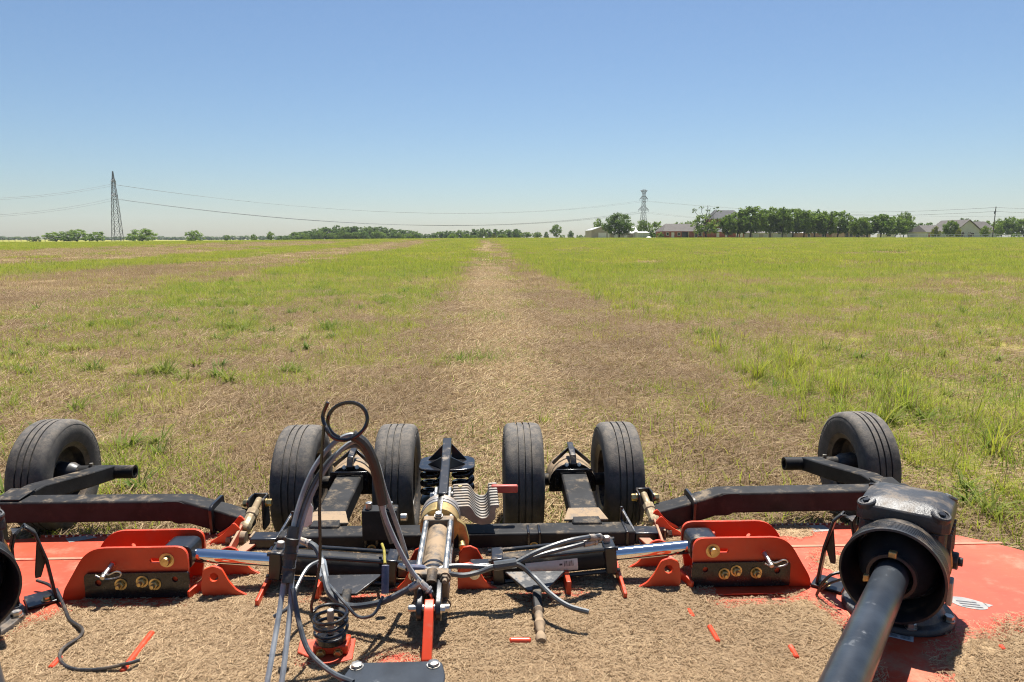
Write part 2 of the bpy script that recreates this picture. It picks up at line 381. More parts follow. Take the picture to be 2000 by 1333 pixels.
def blades(n, spread, hmin, hmax, wid, lean, seg=2, droop=.5, disk=True, lie=False, zmax=.0, flat=.2):
    """n blades as tapering strips; lie=True: straws lying about"""
    rad = spread * (np.sqrt(rng.random(n)) if disk else rng.random(n)); th = rng.random(n) * 2 * np.pi
    bx, by = rad * np.cos(th), rad * np.sin(th)
    L = rng.uniform(hmin, hmax, n); az = rng.random(n) * 2 * np.pi; W = wid * rng.uniform(.6, 1.3, n)
    V = []; 
    if lie:
        tilt = np.abs(rng.normal(0, flat, n)); z0 = rng.random(n) * zmax; bend = rng.normal(0, .35, n)
        for k in range(seg + 1):
            t = k / seg - .5; a2 = az + bend * t
            cx = bx + np.cos(a2) * t * L * np.cos(tilt); cy_ = by + np.sin(a2) * t * L * np.cos(tilt); cz = z0 + .004 + (t + .5) * L * np.sin(tilt)
            px, py = -np.sin(a2) * W / 2, np.cos(a2) * W / 2; roll = W * .35
            V.append(np.stack([cx - px, cy_ - py, cz - roll], -1)); V.append(np.stack([cx + px, cy_ + py, cz + roll], -1))
    else:
        ln = np.abs(rng.normal(lean, lean * .5, n)); dr = droop * rng.uniform(.3, 1.4, n)
        for k in range(seg + 1):
            t = k / seg; out = L * (ln * t + dr * t * t * .6); up = L * (t - .45 * dr * t * t * np.minimum(1, ln + dr)) * np.cos(ln * .7)
            ww = W * (1 - .92 * t ** 1.6)
            tw = az + np.pi / 2 + .5 * t
            cx, cy_ = bx + np.cos(az) * out, by + np.sin(az) * out
            px, py = np.cos(tw) * ww / 2, np.sin(tw) * ww / 2
            V.append(np.stack([cx - px, cy_ - py, up], -1)); V.append(np.stack([cx + px, cy_ + py, up], -1))
    V = np.stack(V, 1); nv = V.shape[1]
    base = (np.arange(n) * nv)[:, None]
    fs = np.concatenate([base + np.array([2 * k, 2 * k + 1, 2 * k + 3, 2 * k + 2]) for k in range(seg)], 0)
    return V.reshape(-1, 3), fs, np.repeat(rng.random(n), nv)
def proto(name, parts):
    """parts: list of (blade data, material)"""
    vs, fs, bv, mi = [], [], [], []; off = 0; mats = []
    for (v, f, c), mt in parts:
        if mt not in mats: mats.append(mt)
        vs.append(v); fs.append(f + off); bv.append(c); mi.append(np.full(len(f), mats.index(mt))); off += len(v)
    me = np_mesh(name, np.concatenate(vs), np.concatenate(fs)); fattr(me, 'bv', np.concatenate(bv))
    for mt in mats: me.materials.append(M[mt])
    me.polygons.foreach_set('material_index', np.concatenate(mi).astype(np.int32)); return bpy.data.objects.new(name, me)
def scatter(name, protos, P, rot, scl, idx, hue, label, cat, tilt=None):
    """one stuff object: instances of a few clumps on given points"""
    c = bpy.data.collections.new(name + '_clumps')
    for i, o in enumerate(protos): o.name = '%s_clump_%02d' % (name, i); c.objects.link(o)
    me = bpy.data.meshes.new(name); me.vertices.add(len(P)); me.vertices.foreach_set('co', np.asarray(P, np.float32).ravel())
    fattr(me, 'rot', rot); fattr(me, 'scl', scl); fattr(me, 'hue', hue)
    a = me.attributes.new('pick', 'INT', 'POINT'); a.data.foreach_set('value', np.asarray(idx, np.int32))
    o = link(name, me); tag(o, label, cat, kind='stuff')
    g = bpy.data.node_groups.new(name + '_scatter', 'GeometryNodeTree')
    g.interface.new_socket('Geometry', in_out='INPUT', socket_type='NodeSocketGeometry'); g.interface.new_socket('Geometry', in_out='OUTPUT', socket_type='NodeSocketGeometry')
    gi = g.nodes.new('NodeGroupInput'); go = g.nodes.new('NodeGroupOutput'); ip = g.nodes.new('GeometryNodeInstanceOnPoints'); ci = g.nodes.new('GeometryNodeCollectionInfo')
    ci.inputs['Collection'].default_value = c; ci.inputs['Separate Children'].default_value = True; ci.inputs['Reset Children'].default_value = True
    def na(nm, ty):
        n = g.nodes.new('GeometryNodeInputNamedAttribute'); n.data_type = ty; n.inputs['Name'].default_value = nm
        return next(s for s in n.outputs if s.name == 'Attribute' and s.enabled)
    cx = g.nodes.new('ShaderNodeCombineXYZ'); g.links.new(na('rot', 'FLOAT'), cx.inputs['Z'])
    L = g.links.new
    L(gi.outputs[0], ip.inputs['Points']); L(ci.outputs[0], ip.inputs['Instance']); ip.inputs['Pick Instance'].default_value = True
    L(na('pick', 'INT'), ip.inputs['Instance Index']); L(cx.outputs[0], ip.inputs['Rotation']); L(na('scl', 'FLOAT'), ip.inputs['Scale']); L(ip.outputs[0], go.inputs[0])
    md = o.modifiers.new('scatter', 'NODES'); md.node_group = g
    return o
def wedge(n, y0, y1, power=1.0, margin=1.15, ymin_x=None):
    """random ground points inside the view's wedge"""
    t = rng.random(n); y = (y0 ** power + t * (y1 ** power - y0 ** power)) ** (1 / power)
    half = y * (1000 / F) * margin + .6
    x = CX + y * math.tan(YAW) + (rng.random(n) * 2 - 1) * half
    return x, y
def gpts(x, y): return np.stack([x, y, gz(x, y) - .004 + (fbm(x, y, 2.2, 5) - .5) * .05 * sstep(60, 15, np.abs(y)) * sstep(60, 15, np.abs(x))], -1)

# litter of cut straw lying on the soil
lit = [proto('l', [(blades(420, .42, .03, .13, .0030, 0, 2, lie=True, zmax=.012), 'straw')]) for _ in range(4)] + \
      [proto('l', [(blades(260, .42, .03, .12, .0030, 0, 2, lie=True, zmax=.010), 'straw'), (blades(120, .42, .03, .11, .0034, 0, 2, lie=True, zmax=.012), 'grass')]) for _ in range(2)]
x, y = wedge(3600, 3.0, 24, 1.25); g = field_green(x, y); s = field_straw(x, y)
keep = rng.random(len(x)) < np.clip(.95 - .75 * g + .4 * s, .12, 1); x, y, g, s = x[keep], y[keep], g[keep], s[keep]
yw = (4.3 ** .8 + rng.random(800) * (42 ** .8 - 4.3 ** .8)) ** 1.25; xw = .42 + rng.normal(0, .21, 800); keepw = fbm(xw, yw, .7, 303) > .40   # ridged hay of the windrow
x = np.concatenate([x, xw[keepw]]); y = np.concatenate([y, yw[keepw]]); g = np.concatenate([g, np.zeros(keepw.sum())]); s = np.concatenate([s, np.full(keepw.sum(), 1.)])
pk = np.where(rng.random(len(x)) < .04 + .4 * g + .22 * s, rng.integers(4, 6, len(x)), rng.integers(0, 4, len(x)))
scatter('straw_litter', lit, gpts(x, y), rng.random(len(x)) * 6.28, rng.uniform(.75, 1.3, len(x)) * (1 + y * .03), pk,
        np.clip(rng.normal(.66, .18, len(x)) - .85 * s - .35 * g, 0, 1), 'dry cut straw littering the mown swath', 'straw')
# short stubble, part dry and part green
stb = [proto('s', [(blades(80, .30, .03, .10, .0042, .5, 2, .5), 'straw'), (blades(4, .30, .03, .10, .005, .4, 2, .6), 'grass')]) for _ in range(3)] + \
      [proto('s', [(blades(34, .28, .03, .10, .0045, .35, 2, .5), 'straw'), (blades(64, .28, .04, .15, .006, .4, 2, .7), 'grass')]) for _ in range(3)]
x, y = wedge(12000, 3.0, 45, 1.25); g = field_green(x, y)
pk = np.where(rng.random(len(x)) < np.clip((g - .12) * 1.15, .03, 1), rng.integers(3, 6, len(x)), rng.integers(0, 3, len(x)))
scatter('mown_stubble', stb, gpts(x, y), rng.random(len(x)) * 6.28, rng.uniform(.7, 1.25, len(x)) * (1 + y * .03), pk,
        np.clip(rng.normal(.6, .2, len(x)) - .75 * field_straw(x, y) - .25 * g, 0, 1), 'short mixed stubble and grass shoots across the field', 'grass')
# tall grass: loose upright tufts with arching blades
def tuft(n, sp, h0, h1, wd, seed=0):
    return [(blades(n, sp, h0, h1, wd, .28, 3, .75), 'grass'), (blades(max(4, n // 3), sp * 1.3, h0 * .7, h1 * .85, wd * .6, .35, 3, .5), 'straw')]
tal = [proto('t', tuft(26, .10, .14, .34, .0085)) for _ in range(3)] + [proto('t', tuft(44, .20, .10, .26, .007)) for _ in range(3)] + \
      [proto('t', tuft(14, .05, .22, .46, .010)) for _ in range(2)]
x, y = wedge(30000, 3.3, 60, 1.25); g = field_green(x, y)
edge_r = sstep(2.7, 3.3, x) * sstep(6.0, 3.6, x)
keep = rng.random(len(x)) < np.clip((g - .30) * 1.15, 0, 1) * (.32 + .42 * edge_r + .25 * (y > 14) + .10 * (x < 0)); x, y, g, er = x[keep], y[keep], g[keep], edge_r[keep]
pk = np.where(rng.random(len(x)) < .35 + .25 * er, rng.integers(0, 3, len(x)), rng.integers(3, 6, len(x)))
pk = np.where(rng.random(len(x)) < .12 + .33 * er, rng.integers(6, 8, len(x)), pk)
hh = np.where(x > 0, .76 + .27 * er, .68)
scatter('tall_grass', tal, gpts(x, y), rng.random(len(x)) * 6.28, rng.uniform(.6, 1.2, len(x)) * hh * (1 + .006 * y), pk,
        np.clip(rng.normal(.45, .25, len(x)) - .2 * (x < 0) + .1 * (x > 0), 0, 1), 'standing green grass tufts beyond the mown swath', 'grass')
# far grass: coarser clumps up to the tree line
fard = [proto('f', [(blades(110, .9, .04, .12, .02, .6, 2, .6), 'straw'), (blades(14, .9, .04, .14, .02, .4, 2, .6), 'grass')]) for _ in range(2)]
farp = [proto('f', [(blades(150, .9, .10, .30, .022, .3, 2, .6), 'grass'), (blades(75, .9, .08, .22, .018, .4, 2, .6), 'straw')]) for _ in range(4)] + fard
x, y = wedge(26000, 36, 230, 1.15, 1.1); g = field_green(x, y)
pk = np.where(rng.random(len(x)) < np.clip(g * 1.25 - .2, .02, 1), rng.integers(0, 4, len(x)), rng.integers(4, 6, len(x)))
scatter('far_grass', farp, gpts(x, y), rng.random(len(x)) * 6.28, rng.uniform(.7, 1.2, len(x)) * (1 + y * .002), pk,
        np.clip(rng.normal(.5, .2, len(x)) - .5 * field_straw(x, y), 0, 1), 'distant green grass reaching to the trees', 'grass')
# leafy weeds on the unmown left strip
wee = [proto('w', [(blades(30, .06, .10, .24, .017, .45, 3, .9), 'leafy')]) for _ in range(3)]
x, y = wedge(5200, 4.2, 40, 1.2); g = field_green(x, y)
keep = (rng.random(len(x)) < np.clip((g - .25) * 1.0, 0, 1) * np.where(x < -2.2, 1, .16)); x, y = x[keep], y[keep]
scatter('leafy_weeds', wee, gpts(x, y), rng.random(len(x)) * 6.28, rng.uniform(.6, 1.3, len(x)), rng.integers(0, 3, len(x)),
        np.clip(rng.normal(.3, .22, len(x)), 0, 1), 'darker leafy weeds among the grass left of the swath', 'weeds')
# ================================================================== THE CUTTER
DZ = .28                                     # deck height
RC = root('rotary_cutter', (0, 2.9, 0), 'orange folding wing rotary cutter with black axle beams, six wheels and hydraulic hoses', 'rotary cutter')
def part(mb, name, m, bevel=0, parent=None, **k): return mb.build(name, m, parent or RC, bevel, **k)
def bolt(p, axis, r=.012, h=.012, m='zinc', parent=None, washer=1.7, name='bolt', shank=.0):
    p, a = Vector(p), Vector(axis).normalized(); mb = MB()
    mb.lathe([(0, -.002), (r * washer, -.002), (r * washer, .003), (r * 1.02, .003), (r, .003)] if washer else [(0, -.002), (r, -.002)], p, a, 16)
    mb.lathe([(0, .002), (r, .002), (r, .003 + h * .85), (r * .86, .003 + h), (0, .003 + h)], p, a, 6)
    if shank: mb.lathe([(0, h), (r * .55, h), (r * .55, h + shank), (r * .45, h + shank + .003), (0, h + shank + .003)], p, a, 10)
    return part(mb, name, m, 0, parent)

# ---- decks
def deck(outline, name, m='orange'):
    return part(MB().prism([(a, b_, DZ - .012) for a, b_ in outline], (0, 0, .012)), name, m, .003)
part(MB().prism([(a, b_, DZ - .014) for a, b_ in ((-.955, .9), (.955, .9), (.955, 3.12), (-.955, 3.12))], (0, 0, .012)), 'center_deck', 'orange', .003)
for s in (1, -1):
    arc = [(2.02 + .86 * math.sin(R(t)), 2.58 + .86 * math.cos(R(t))) for t in range(14, 91, 7)]
    out = [(.985, .9), (2.88, .9)] + arc[::-1] + [(1.9, 3.45), (.985, 3.45)]
    wd = deck([(a * s, b_) for a, b_ in (out if s > 0 else out[::-1])], 'wing_deck')
    # rim flange along the rear edge, raised weld seam across the deck
    part(MB().box(*sorted((1.06 * s, 2.02 * s)), 3.452, 3.462, DZ - .06, DZ + .004), 'rear_rim', 'orange', .002, parent=wd)
    seam = MB(); seam.bar((1.2 * s, 3.19, DZ + .001), (2.66 * s, 3.19, DZ + .001), .022, .006); part(seam, 'deck_seam', 'orange_dusty', .002, parent=wd)
    for i in range(26):
        p = (s * (1.16 + i * .033), 3.44, DZ)
        mb = MB(); mb.lathe([(0, 0), (.0055, 0), (.0055, .006), (.003, .010), (0, .011)], p, (0, 0, 1), 8)
        part(mb, 'chain_rod_end', 'steel', parent=wd)

# ---- wing lift lugs: two upright plates with a slot, a black doubler and bolts
def lug(s):
    for k, yy in enumerate((2.80, 2.975)):
        o2 = rounded([(1.545, .282), (1.055, .282), (1.035, .40), (1.035, .50), (1.43, .50), (1.535, .325)], [.01, .004, .02, .05, .07, .02], 6)
        slot = [(1.10, .455), (1.18, .455), (1.187, .445), (1.18, .435), (1.10, .435)]
        hole = [circ((s * 1.335, yy, .432), .011, (1, 0, 0), (0, 0, 1), 10)]
        pl = part(MB().prism([(s * a, yy, c) for a, c in o2], (0, .014, 0), [[(s * a, yy, c) for a, c in slot]] + hole), 'lift_lug', 'orange_plate', .003)
        if k == 0:
            d2 = rounded([(1.445, .292), (1.03, .292), (1.03, .398), (1.445, .398)], [.006, .006, .012, .02], 4)
            hs = [circ((s * 1.085, yy - .013, .368), .012, (1, 0, 0), (0, 0, 1), 10), circ((s * 1.39, yy - .013, .358), .013, (1, 0, 0), (0, 0, 1), 10)]
            part(MB().prism([(s * a, yy - .013, c) for a, c in d2], (0, .011, 0), hs), 'doubler_plate', 'black_clean', .003, parent=pl)
            part(MB().prism([(s * a, yy - .07, c) for a, c in ((1.05, .283), (1.05, .289), (1.44, .289), (1.44, .283))], (0, .058, 0)), 'foot_plate', 'orange_plate', .002, parent=pl)
            for bx, bz in ((1.165, .350), (1.215, .362), (1.30, .352)):
                bolt((s * bx, yy - .013, bz), (0, -1, .0), .017, .016, 'zinc', pl, 1.45, shank=.014)
            # pin end with washer in the slot
            mb = MB(); mb.lathe([(0, -.004), (.030, -.004), (.030, .002), (.0215, .003), (.019, .003), (.019, .018), (.0165, .024), (0, .024)], (s * 1.118, yy, .445), (0, -1, 0), 20)
            part(mb, 'cylinder_pin', 'zinc', parent=pl)
            # locking pin with a spring clip
            mb = MB(); mb.cyl((s * 1.335, yy, .432), (s * 1.342, yy - .07, .405), .0105, n=12); part(mb, 'lock_pin', 'steel', .002, parent=pl)
            e = Vector((s * 1.342, yy - .058, .409))
            part(MB().tube([e + Vector((-.028, -.006, .006)), e + Vector((0, -.008, -.006)), e + Vector((.03, -.004, -.010)), e + Vector((.062, -.002, -.002)), e + Vector((.068, 0, .012)), e + Vector((.05, 0, .018)), e + Vector((.02, 0, .006)), e + Vector((-.004, 0, .012))], .0032, 6, 5), 'hair_pin', 'steel', parent=pl)
    # black clevis between the plates
    mb = MB(); mb.prism([(s * a, 2.84, c) for a, c in rounded([(1.035, .385), (1.16, .385), (1.16, .485), (1.035, .485)], .03)], (0, .11, 0)); part(mb, 'rod_clevis', 'black', .004)
lug(1); lug(-1)

# ---- hydraulic wing cylinders: square caps, round barrel, four tie rods, chrome rod
def cylinder(p0, p1, L0, L1, cap, rb, rr, name, label=None, rodmat='chrome', barrel='black_dusty', capm='black', tie='black', up=(0, 0, 1), tier=.009, cap_t=.05):
    """p0 -> p1: base to rod end; barrel between distances L0 and L1"""
    p0, p1 = Vector(p0), Vector(p1); d = (p1 - p0).normalized(); s_ = d.cross(Vector(up)).normalized(); u = s_.cross(d)
    at = lambda t, a=0, b_=0: p0 + d * t + s_ * a + u * b_
    body = MB(); body.cyl(at(L0 + cap_t * .5), at(L1 - cap_t * .5), rb, n=28); bo = part(body, name, barrel)
    if label: bo['label'] = label
    for t in (L0, L1 - cap_t):
        part(MB().obox(at(t + cap_t / 2), (d, s_, u), (cap_t / 2, cap, cap)), 'end_cap', capm, .006, parent=bo)
    for a in (-1, 1):
        for b_ in (-1, 1):
            k = cap * .80
            part(MB().cyl(at(L0 - .012, a * k, b_ * k), at(L1 + .010, a * k, b_ * k), tier, n=10), 'tie_rod', tie, parent=bo)
    part(MB().cyl(at(L1 - .01), p1, rr, n=24), 'piston_rod', rodmat, parent=bo)
    return bo, at
cr, atr = cylinder((.15, 2.89, .345), (1.06, 2.89, .425), .05, .575, .060, .052, .029, 'wing_lift_cylinder')
cl, atl = cylinder((-.15, 2.89, .345), (-1.06, 2.89, .425), .05, .575, .060, .052, .029, 'wing_lift_cylinder')
for s, c in ((1, cr), (-1, cl)):
    part(MB().box(*sorted((s * .10, s * .205)), 2.86, 2.92, .315, .375), 'base_eye', 'black', .01, parent=c)
# printed label on the right cylinder with an arrow and a bar code
d = Vector((1, 0, .088)).normalized()
def on_barrel(mb, t0, t1, h0, h1, lift):
    ang = lambda h: math.asin(max(-1, min(1, h / .052)))
    vs = []; K = 5
    for t in (t0, t1):
        for k in range(K + 1):
            a = ang(h0) + (ang(h1) - ang(h0)) * k / K; q = Vector((.15, 2.89, .345)) + d * t
            vs.append(q + Vector((-d.z, 0, d.x)) * (math.sin(a) * (.052 + lift)) + Vector((0, -1, 0)) * (math.cos(a) * (.052 + lift)))
    mb._add(vs, [(k, k + 1, K + 2 + k, K + 1 + k) for k in range(K)])
mb = MB(); on_barrel(mb, .19, .41, -.030, .022, .0012); lab = part(mb, 'printed_label', 'white', parent=cr)
mb = MB(); xx = .352
for wd_ in (3, 2, 4, 2, 3, 2, 4, 2):
    on_barrel(mb, xx, xx + wd_ * .0009, -.006, .016, .0018); xx += wd_ * .0009 + .0028
tag(part(mb, 'bar_code', 'print', parent=cr), None, None, kind='stuff')
mb = MB(); on_barrel(mb, .332, .345, .0, .008, .0018); part(mb, 'print_arrow', 'print', parent=cr)
# ---- hinge gussets between the centre deck and the wings
def hinge(s):
    mb = MB(); mb.bar((s * .745, 3.10, .325), (s * .735, 2.70, .292), .014, .05, (0, 0, 1)); hb = part(mb, 'hinge_bar', 'orange_plate', .003)
    for yy, hgt in ((2.975, .125), (2.79, .125)):
        pts = [(.752, .283), (.80, .290), (.845, .315), (.875, .355), (.90, .283 + hgt), (.935, .283 + hgt + .012), (.975, .283 + hgt - .005), (.985, .32), (.975, .285)]
        part(MB().prism([(s * a, yy, c) for a, c in rounded(pts, .012, 3)], (0, .012, 0), [circ((s * .932, yy, .372), .019, (1, 0, 0), (0, 0, 1), 12)]), 'hinge_gusset', 'orange_plate', .003)
    part(MB().bar((s * 1.030, 2.775, .300), (s * .945, 3.06, .335), .012, .045), 'hinge_strap', 'orange_plate', .003)
    part(MB().bar((s * 1.005, 3.00, .300), (s * .90, 3.30, .325), .05, .012), 'hinge_strap', 'orange_dusty', .003)
    # long flat flange on the wing side
    mb = MB(); mb.path_bar([(s * 1.015, 3.43, .34), (s * 1.0, 3.2, .32), (s * .985, 3.0, .30)], .012, .05); part(mb, 'hinge_flange', 'orange_dusty', .003)
    for yy in (3.40, 3.31):
        mb = MB(); mb.prism([(s * a, yy, c) for a, c in rounded([(1.02, .285), (1.0, .36), (1.03, .395), (1.075, .34), (1.14, .30), (1.15, .285)], .015, 3)], (0, .012, 0)); part(mb, 'hinge_ear', 'orange_plate', .003)
hinge(1); hinge(-1)
# ---- centre mounts: swooping plates that carry the cylinder bases
for s in (1, -1):
    for yy in (2.80, 2.965):
        pts = [(.055, .282), (.055, .375), (.075, .405), (.105, .41), (.135, .395), (.150, .365), (.165, .335), (.195, .305), (.24, .29), (.30, .282)]
        pl = part(MB().prism([(s * a, yy, c) for a, c in pts], (0, .014, 0)), 'cylinder_mount', 'orange_plate', .004)
        if yy < 2.9: bolt((s * .125, yy, .36), (0, -1, 0), .014, .012, 'steel', pl, 1.6)
    part(MB().box(*sorted((s * .20, s * .60)), 2.72, 2.80, DZ + .001, DZ + .012), 'base_strap', 'orange', .003)
    part(MB().box(*sorted((s * .50, s * .52)), 2.74, 2.98, DZ + .002, DZ + .07), 'side_rib', 'orange_plate', .003)
    # triangular steel plate with its greasy stand
    mb = MB(); mb.prism([(s * .25, 2.79, .365), (s * .50, 2.79, .365), (s * .41, 2.665, .345), (s * .335, 2.665, .345)], (0, 0, .010)); tp = part(mb, 'triangle_plate', 'black', .003)
    mb = MB(); mb.path_bar([(s * .375, 2.69, .352), (s * .37, 2.60, .345), (s * .372, 2.555, .325)], .035, .03); part(mb, 'stand_neck', 'black_dusty', .006, parent=tp)
    if s > 0:
        mb = MB(); a0, a1 = Vector((s * .372, 2.575, .328)), Vector((s * .370, 2.40, .292)); prof = [(0, 0)]
        for k in range(13): prof.append((.018 + .006 * math.sin(k * 1.9) * math.sin(k * .7 + 1), k * .0148))
        mb.lathe(prof + [(.010, .182), (0, .184)], a0, a1 - a0, 14); part(mb, 'stand_foot', 'black_mud', parent=tp)

# ---- lift cylinder on the centre line, muddy, with stroke stops and the spring bar
XC = -.035
cc, atc = cylinder((XC, 2.50, .415), (XC, 3.36, .47), .06, .56, .066, .050, .026, 'center_lift_cylinder', rodmat='steel', barrel='black_mud', capm='black_mud', tie='steel', tier=.0125, cap_t=.045)
for k in (.15, .185): # dark bands on the muddy barrel
    part(MB().lathe([(.0505, 0), (.0515, .001), (.0515, .015), (.0505, .016)], atc(k), atc(1) - atc(0), 28, closed=True), 'barrel_band', 'black', parent=cc)
for a in (-1, 1):
    part(MB().prism([(XC + a * .034 - .011, q, c) for q, c in rounded([(2.575, .36), (2.575, .47), (2.50, .455), (2.425, .43), (2.41, .385), (2.44, .355)], .02, 4)], (.022, 0, 0)), 'clevis_plate', 'black', .004, parent=cc)
part(MB().cyl((XC - .075, 2.45, .405), (XC + .075, 2.45, .405), .014, n=14), 'clevis_pin', 'steel', .002, parent=cc)
for a in (-1, 1):
    bolt((XC + a * .053, 2.555, .468), (0, -1, .06), .017, .016, 'black_mud', cc, 1.3, shank=.02)
    bolt((XC + a * .053, 2.555, .362), (0, -1, .06), .017, .016, 'black_mud', cc, 1.3, shank=.02)
part(MB().cyl((XC + .005, 2.575, .49), (XC + .003, 2.535, .46), .02, n=14), 'port_fitting', 'black_mud', parent=cc)
part(MB().prism([(XC - .016, q, c) for q, c in rounded([(2.47, .435), (2.42, .42), (2.285, .30), (2.29, .283), (2.33, .283), (2.47, .385)], .012, 4)], (.034, 0, 0)), 'link_strap', 'orange_plate', .004)
bolt((XC + .045, 2.43, .41), (1, 0, 0), .012, .012, 'steel', cc, 1.5)
bolt((XC, 3.035, .522), (0, -.2, 1), .016, .014, 'steel', cc, 1.2)
# stroke stops clamped round the rod: one brass, three grey, split along the top
ax = (atc(1) - atc(0)).normalized()
for i, (t0, t1, rr, mm) in enumerate(((.575, .655, .088, 'brass'), (.658, .680, .090, 'alu'), (.683, .705, .092, 'alu'), (.708, .730, .090, 'alu'))):
    for sg in (-1, 1):
        pts = [];
        for k in range(13):
            a = R(8 + 164 * k / 12); pts.append(atc(t0) + Vector((sg * math.sin(a), 0, math.cos(a))) * rr)
        for k in range(12, -1, -1):
            a = R(8 + 164 * k / 12); pts.append(atc(t0) + Vector((sg * math.sin(a), 0, math.cos(a))) * .030)
        part(MB().prism(pts, ax * (t1 - t0)), 'stroke_stop', mm, .003, parent=cc)
mb = MB(); mb.prism([(XC + a, 3.075, c) for a, c in rounded([(.06, .50), (.115, .46), (.135, .38), (.115, .335), (.09, .33), (.085, .40)], .015)], (0, .03, 0)); part(mb, 'stop_hinge', 'brass', .004, parent=cc)
for q in ((.10, .385), (.112, .352)): part(MB().cyl((XC + q[0], 3.06, q[1]), (XC + q[0] + .004, 3.015, q[1] - .006), .016, n=12), 'hinge_nut', 'zinc', .003, parent=cc)
# opened stack of grey stops hanging to the right, red grip on the last
prof = [(.055, .0), (.135, .004), (.150, -.018), (.170, -.062), (.195, -.082), (.222, -.080), (.238, -.052), (.240, .006), (.286, .010)]
for i in range(9):
    yy = 3.20 + i * .021; up_ = .500 + i * .0055; xo = XC + .005 - i * .001
    outl = [(a, c) for a, c in prof] + [(.286, -.014), (.268, -.018), (.268, -.085), (.240, -.122), (.195, -.128), (.155, -.112), (.110, -.068), (.055, -.055)]
    if i < 8: outl = [(a, c) for a, c in outl]
    part(MB().prism([(xo + a * .93, yy, up_ + c * .72) for a, c in rounded(outl, .008, 2)], (0, .018, 0)), 'spare_stop', 'stop_metal', .002)
part(MB().prism([(XC + .235, 3.34, c) for c in (.508, .548)] + [(XC + .365, 3.34, c) for c in (.548, .508)], (0, .028, 0)), 'stop_grip', 'red_grip', .008)
bolt((XC + .085, 3.36, .525), (0, 0, 1), .012, .016, 'zinc', None, 1.0)
# clevis and spring bar up to the spring seat
for a in (-1, 1):
    part(MB().prism([(XC + a * .034 - .008, q, c) for q, c in rounded([(3.28, .445), (3.28, .51), (3.42, .525), (3.44, .475), (3.40, .435)], .02)], (.016, 0, 0)), 'bar_clevis', 'steel', .004)
    bolt((XC + a * .045, 3.385, .485), (a, 0, 0), .016, .016, 'steel', None, 1.3)
sb = part(MB().path_bar([(XC, 3.36, .485), (XC - .004, 3.75, .545), (XC - .008, 4.00, .585)], .048, .045), 'spring_bar', 'black', .006)
seat = part(MB().prism([(XC - .006 + a, q, .478) for a, q in rounded([(-.155, 3.79), (-.155, 3.99), (-.04, 4.05), (.04, 4.05), (.155, 3.99), (.155, 3.79), (.07, 3.76), (-.07, 3.76)], .05)], (0, 0, .014)), 'spring_seat', 'black_clean', .004)
for a in (-1, 1):
    part(MB().prism([(XC - .006 + a * .02, 3.78, .492), (XC - .006 + a * .105, 3.86, .492), (XC - .006 + a * .02, 3.80, .555)], (0, .012, 0)), 'seat_web', 'black', .003, parent=seat)
    part(MB().prism([(XC - .006 + a * .02, 3.98, .492), (XC - .006 + a * .11, 3.94, .492), (XC - .006 + a * .02, 3.99, .575)], (0, .012, 0)), 'seat_web', 'black', .003, parent=seat)
    c0 = Vector((XC - .006 + a * .088, 3.90, .30)); pts = []
    for i in range(66):
        t = i / 65; pts.append(c0 + Vector((math.cos(t * 2 * math.pi * 3.6) * .050, math.sin(t * 2 * math.pi * 3.6) * .050, t * .172)))
    part(MB().tube(pts, .0165, 8, smooth=False), 'coil_spring', 'black_clean', angle=60)
part(MB().prism([(XC - .006 + a, q, .276) for a, q in rounded([(-.15, 3.80), (-.15, 4.0), (.15, 4.0), (.15, 3.80)], .04)], (0, 0, .014)), 'lower_spring_seat', 'black', .004)
part(MB().path_bar([(XC, 3.34, .30), (XC, 3.95, .27)], .06, .05), 'spring_arm', 'black_dusty', .005)

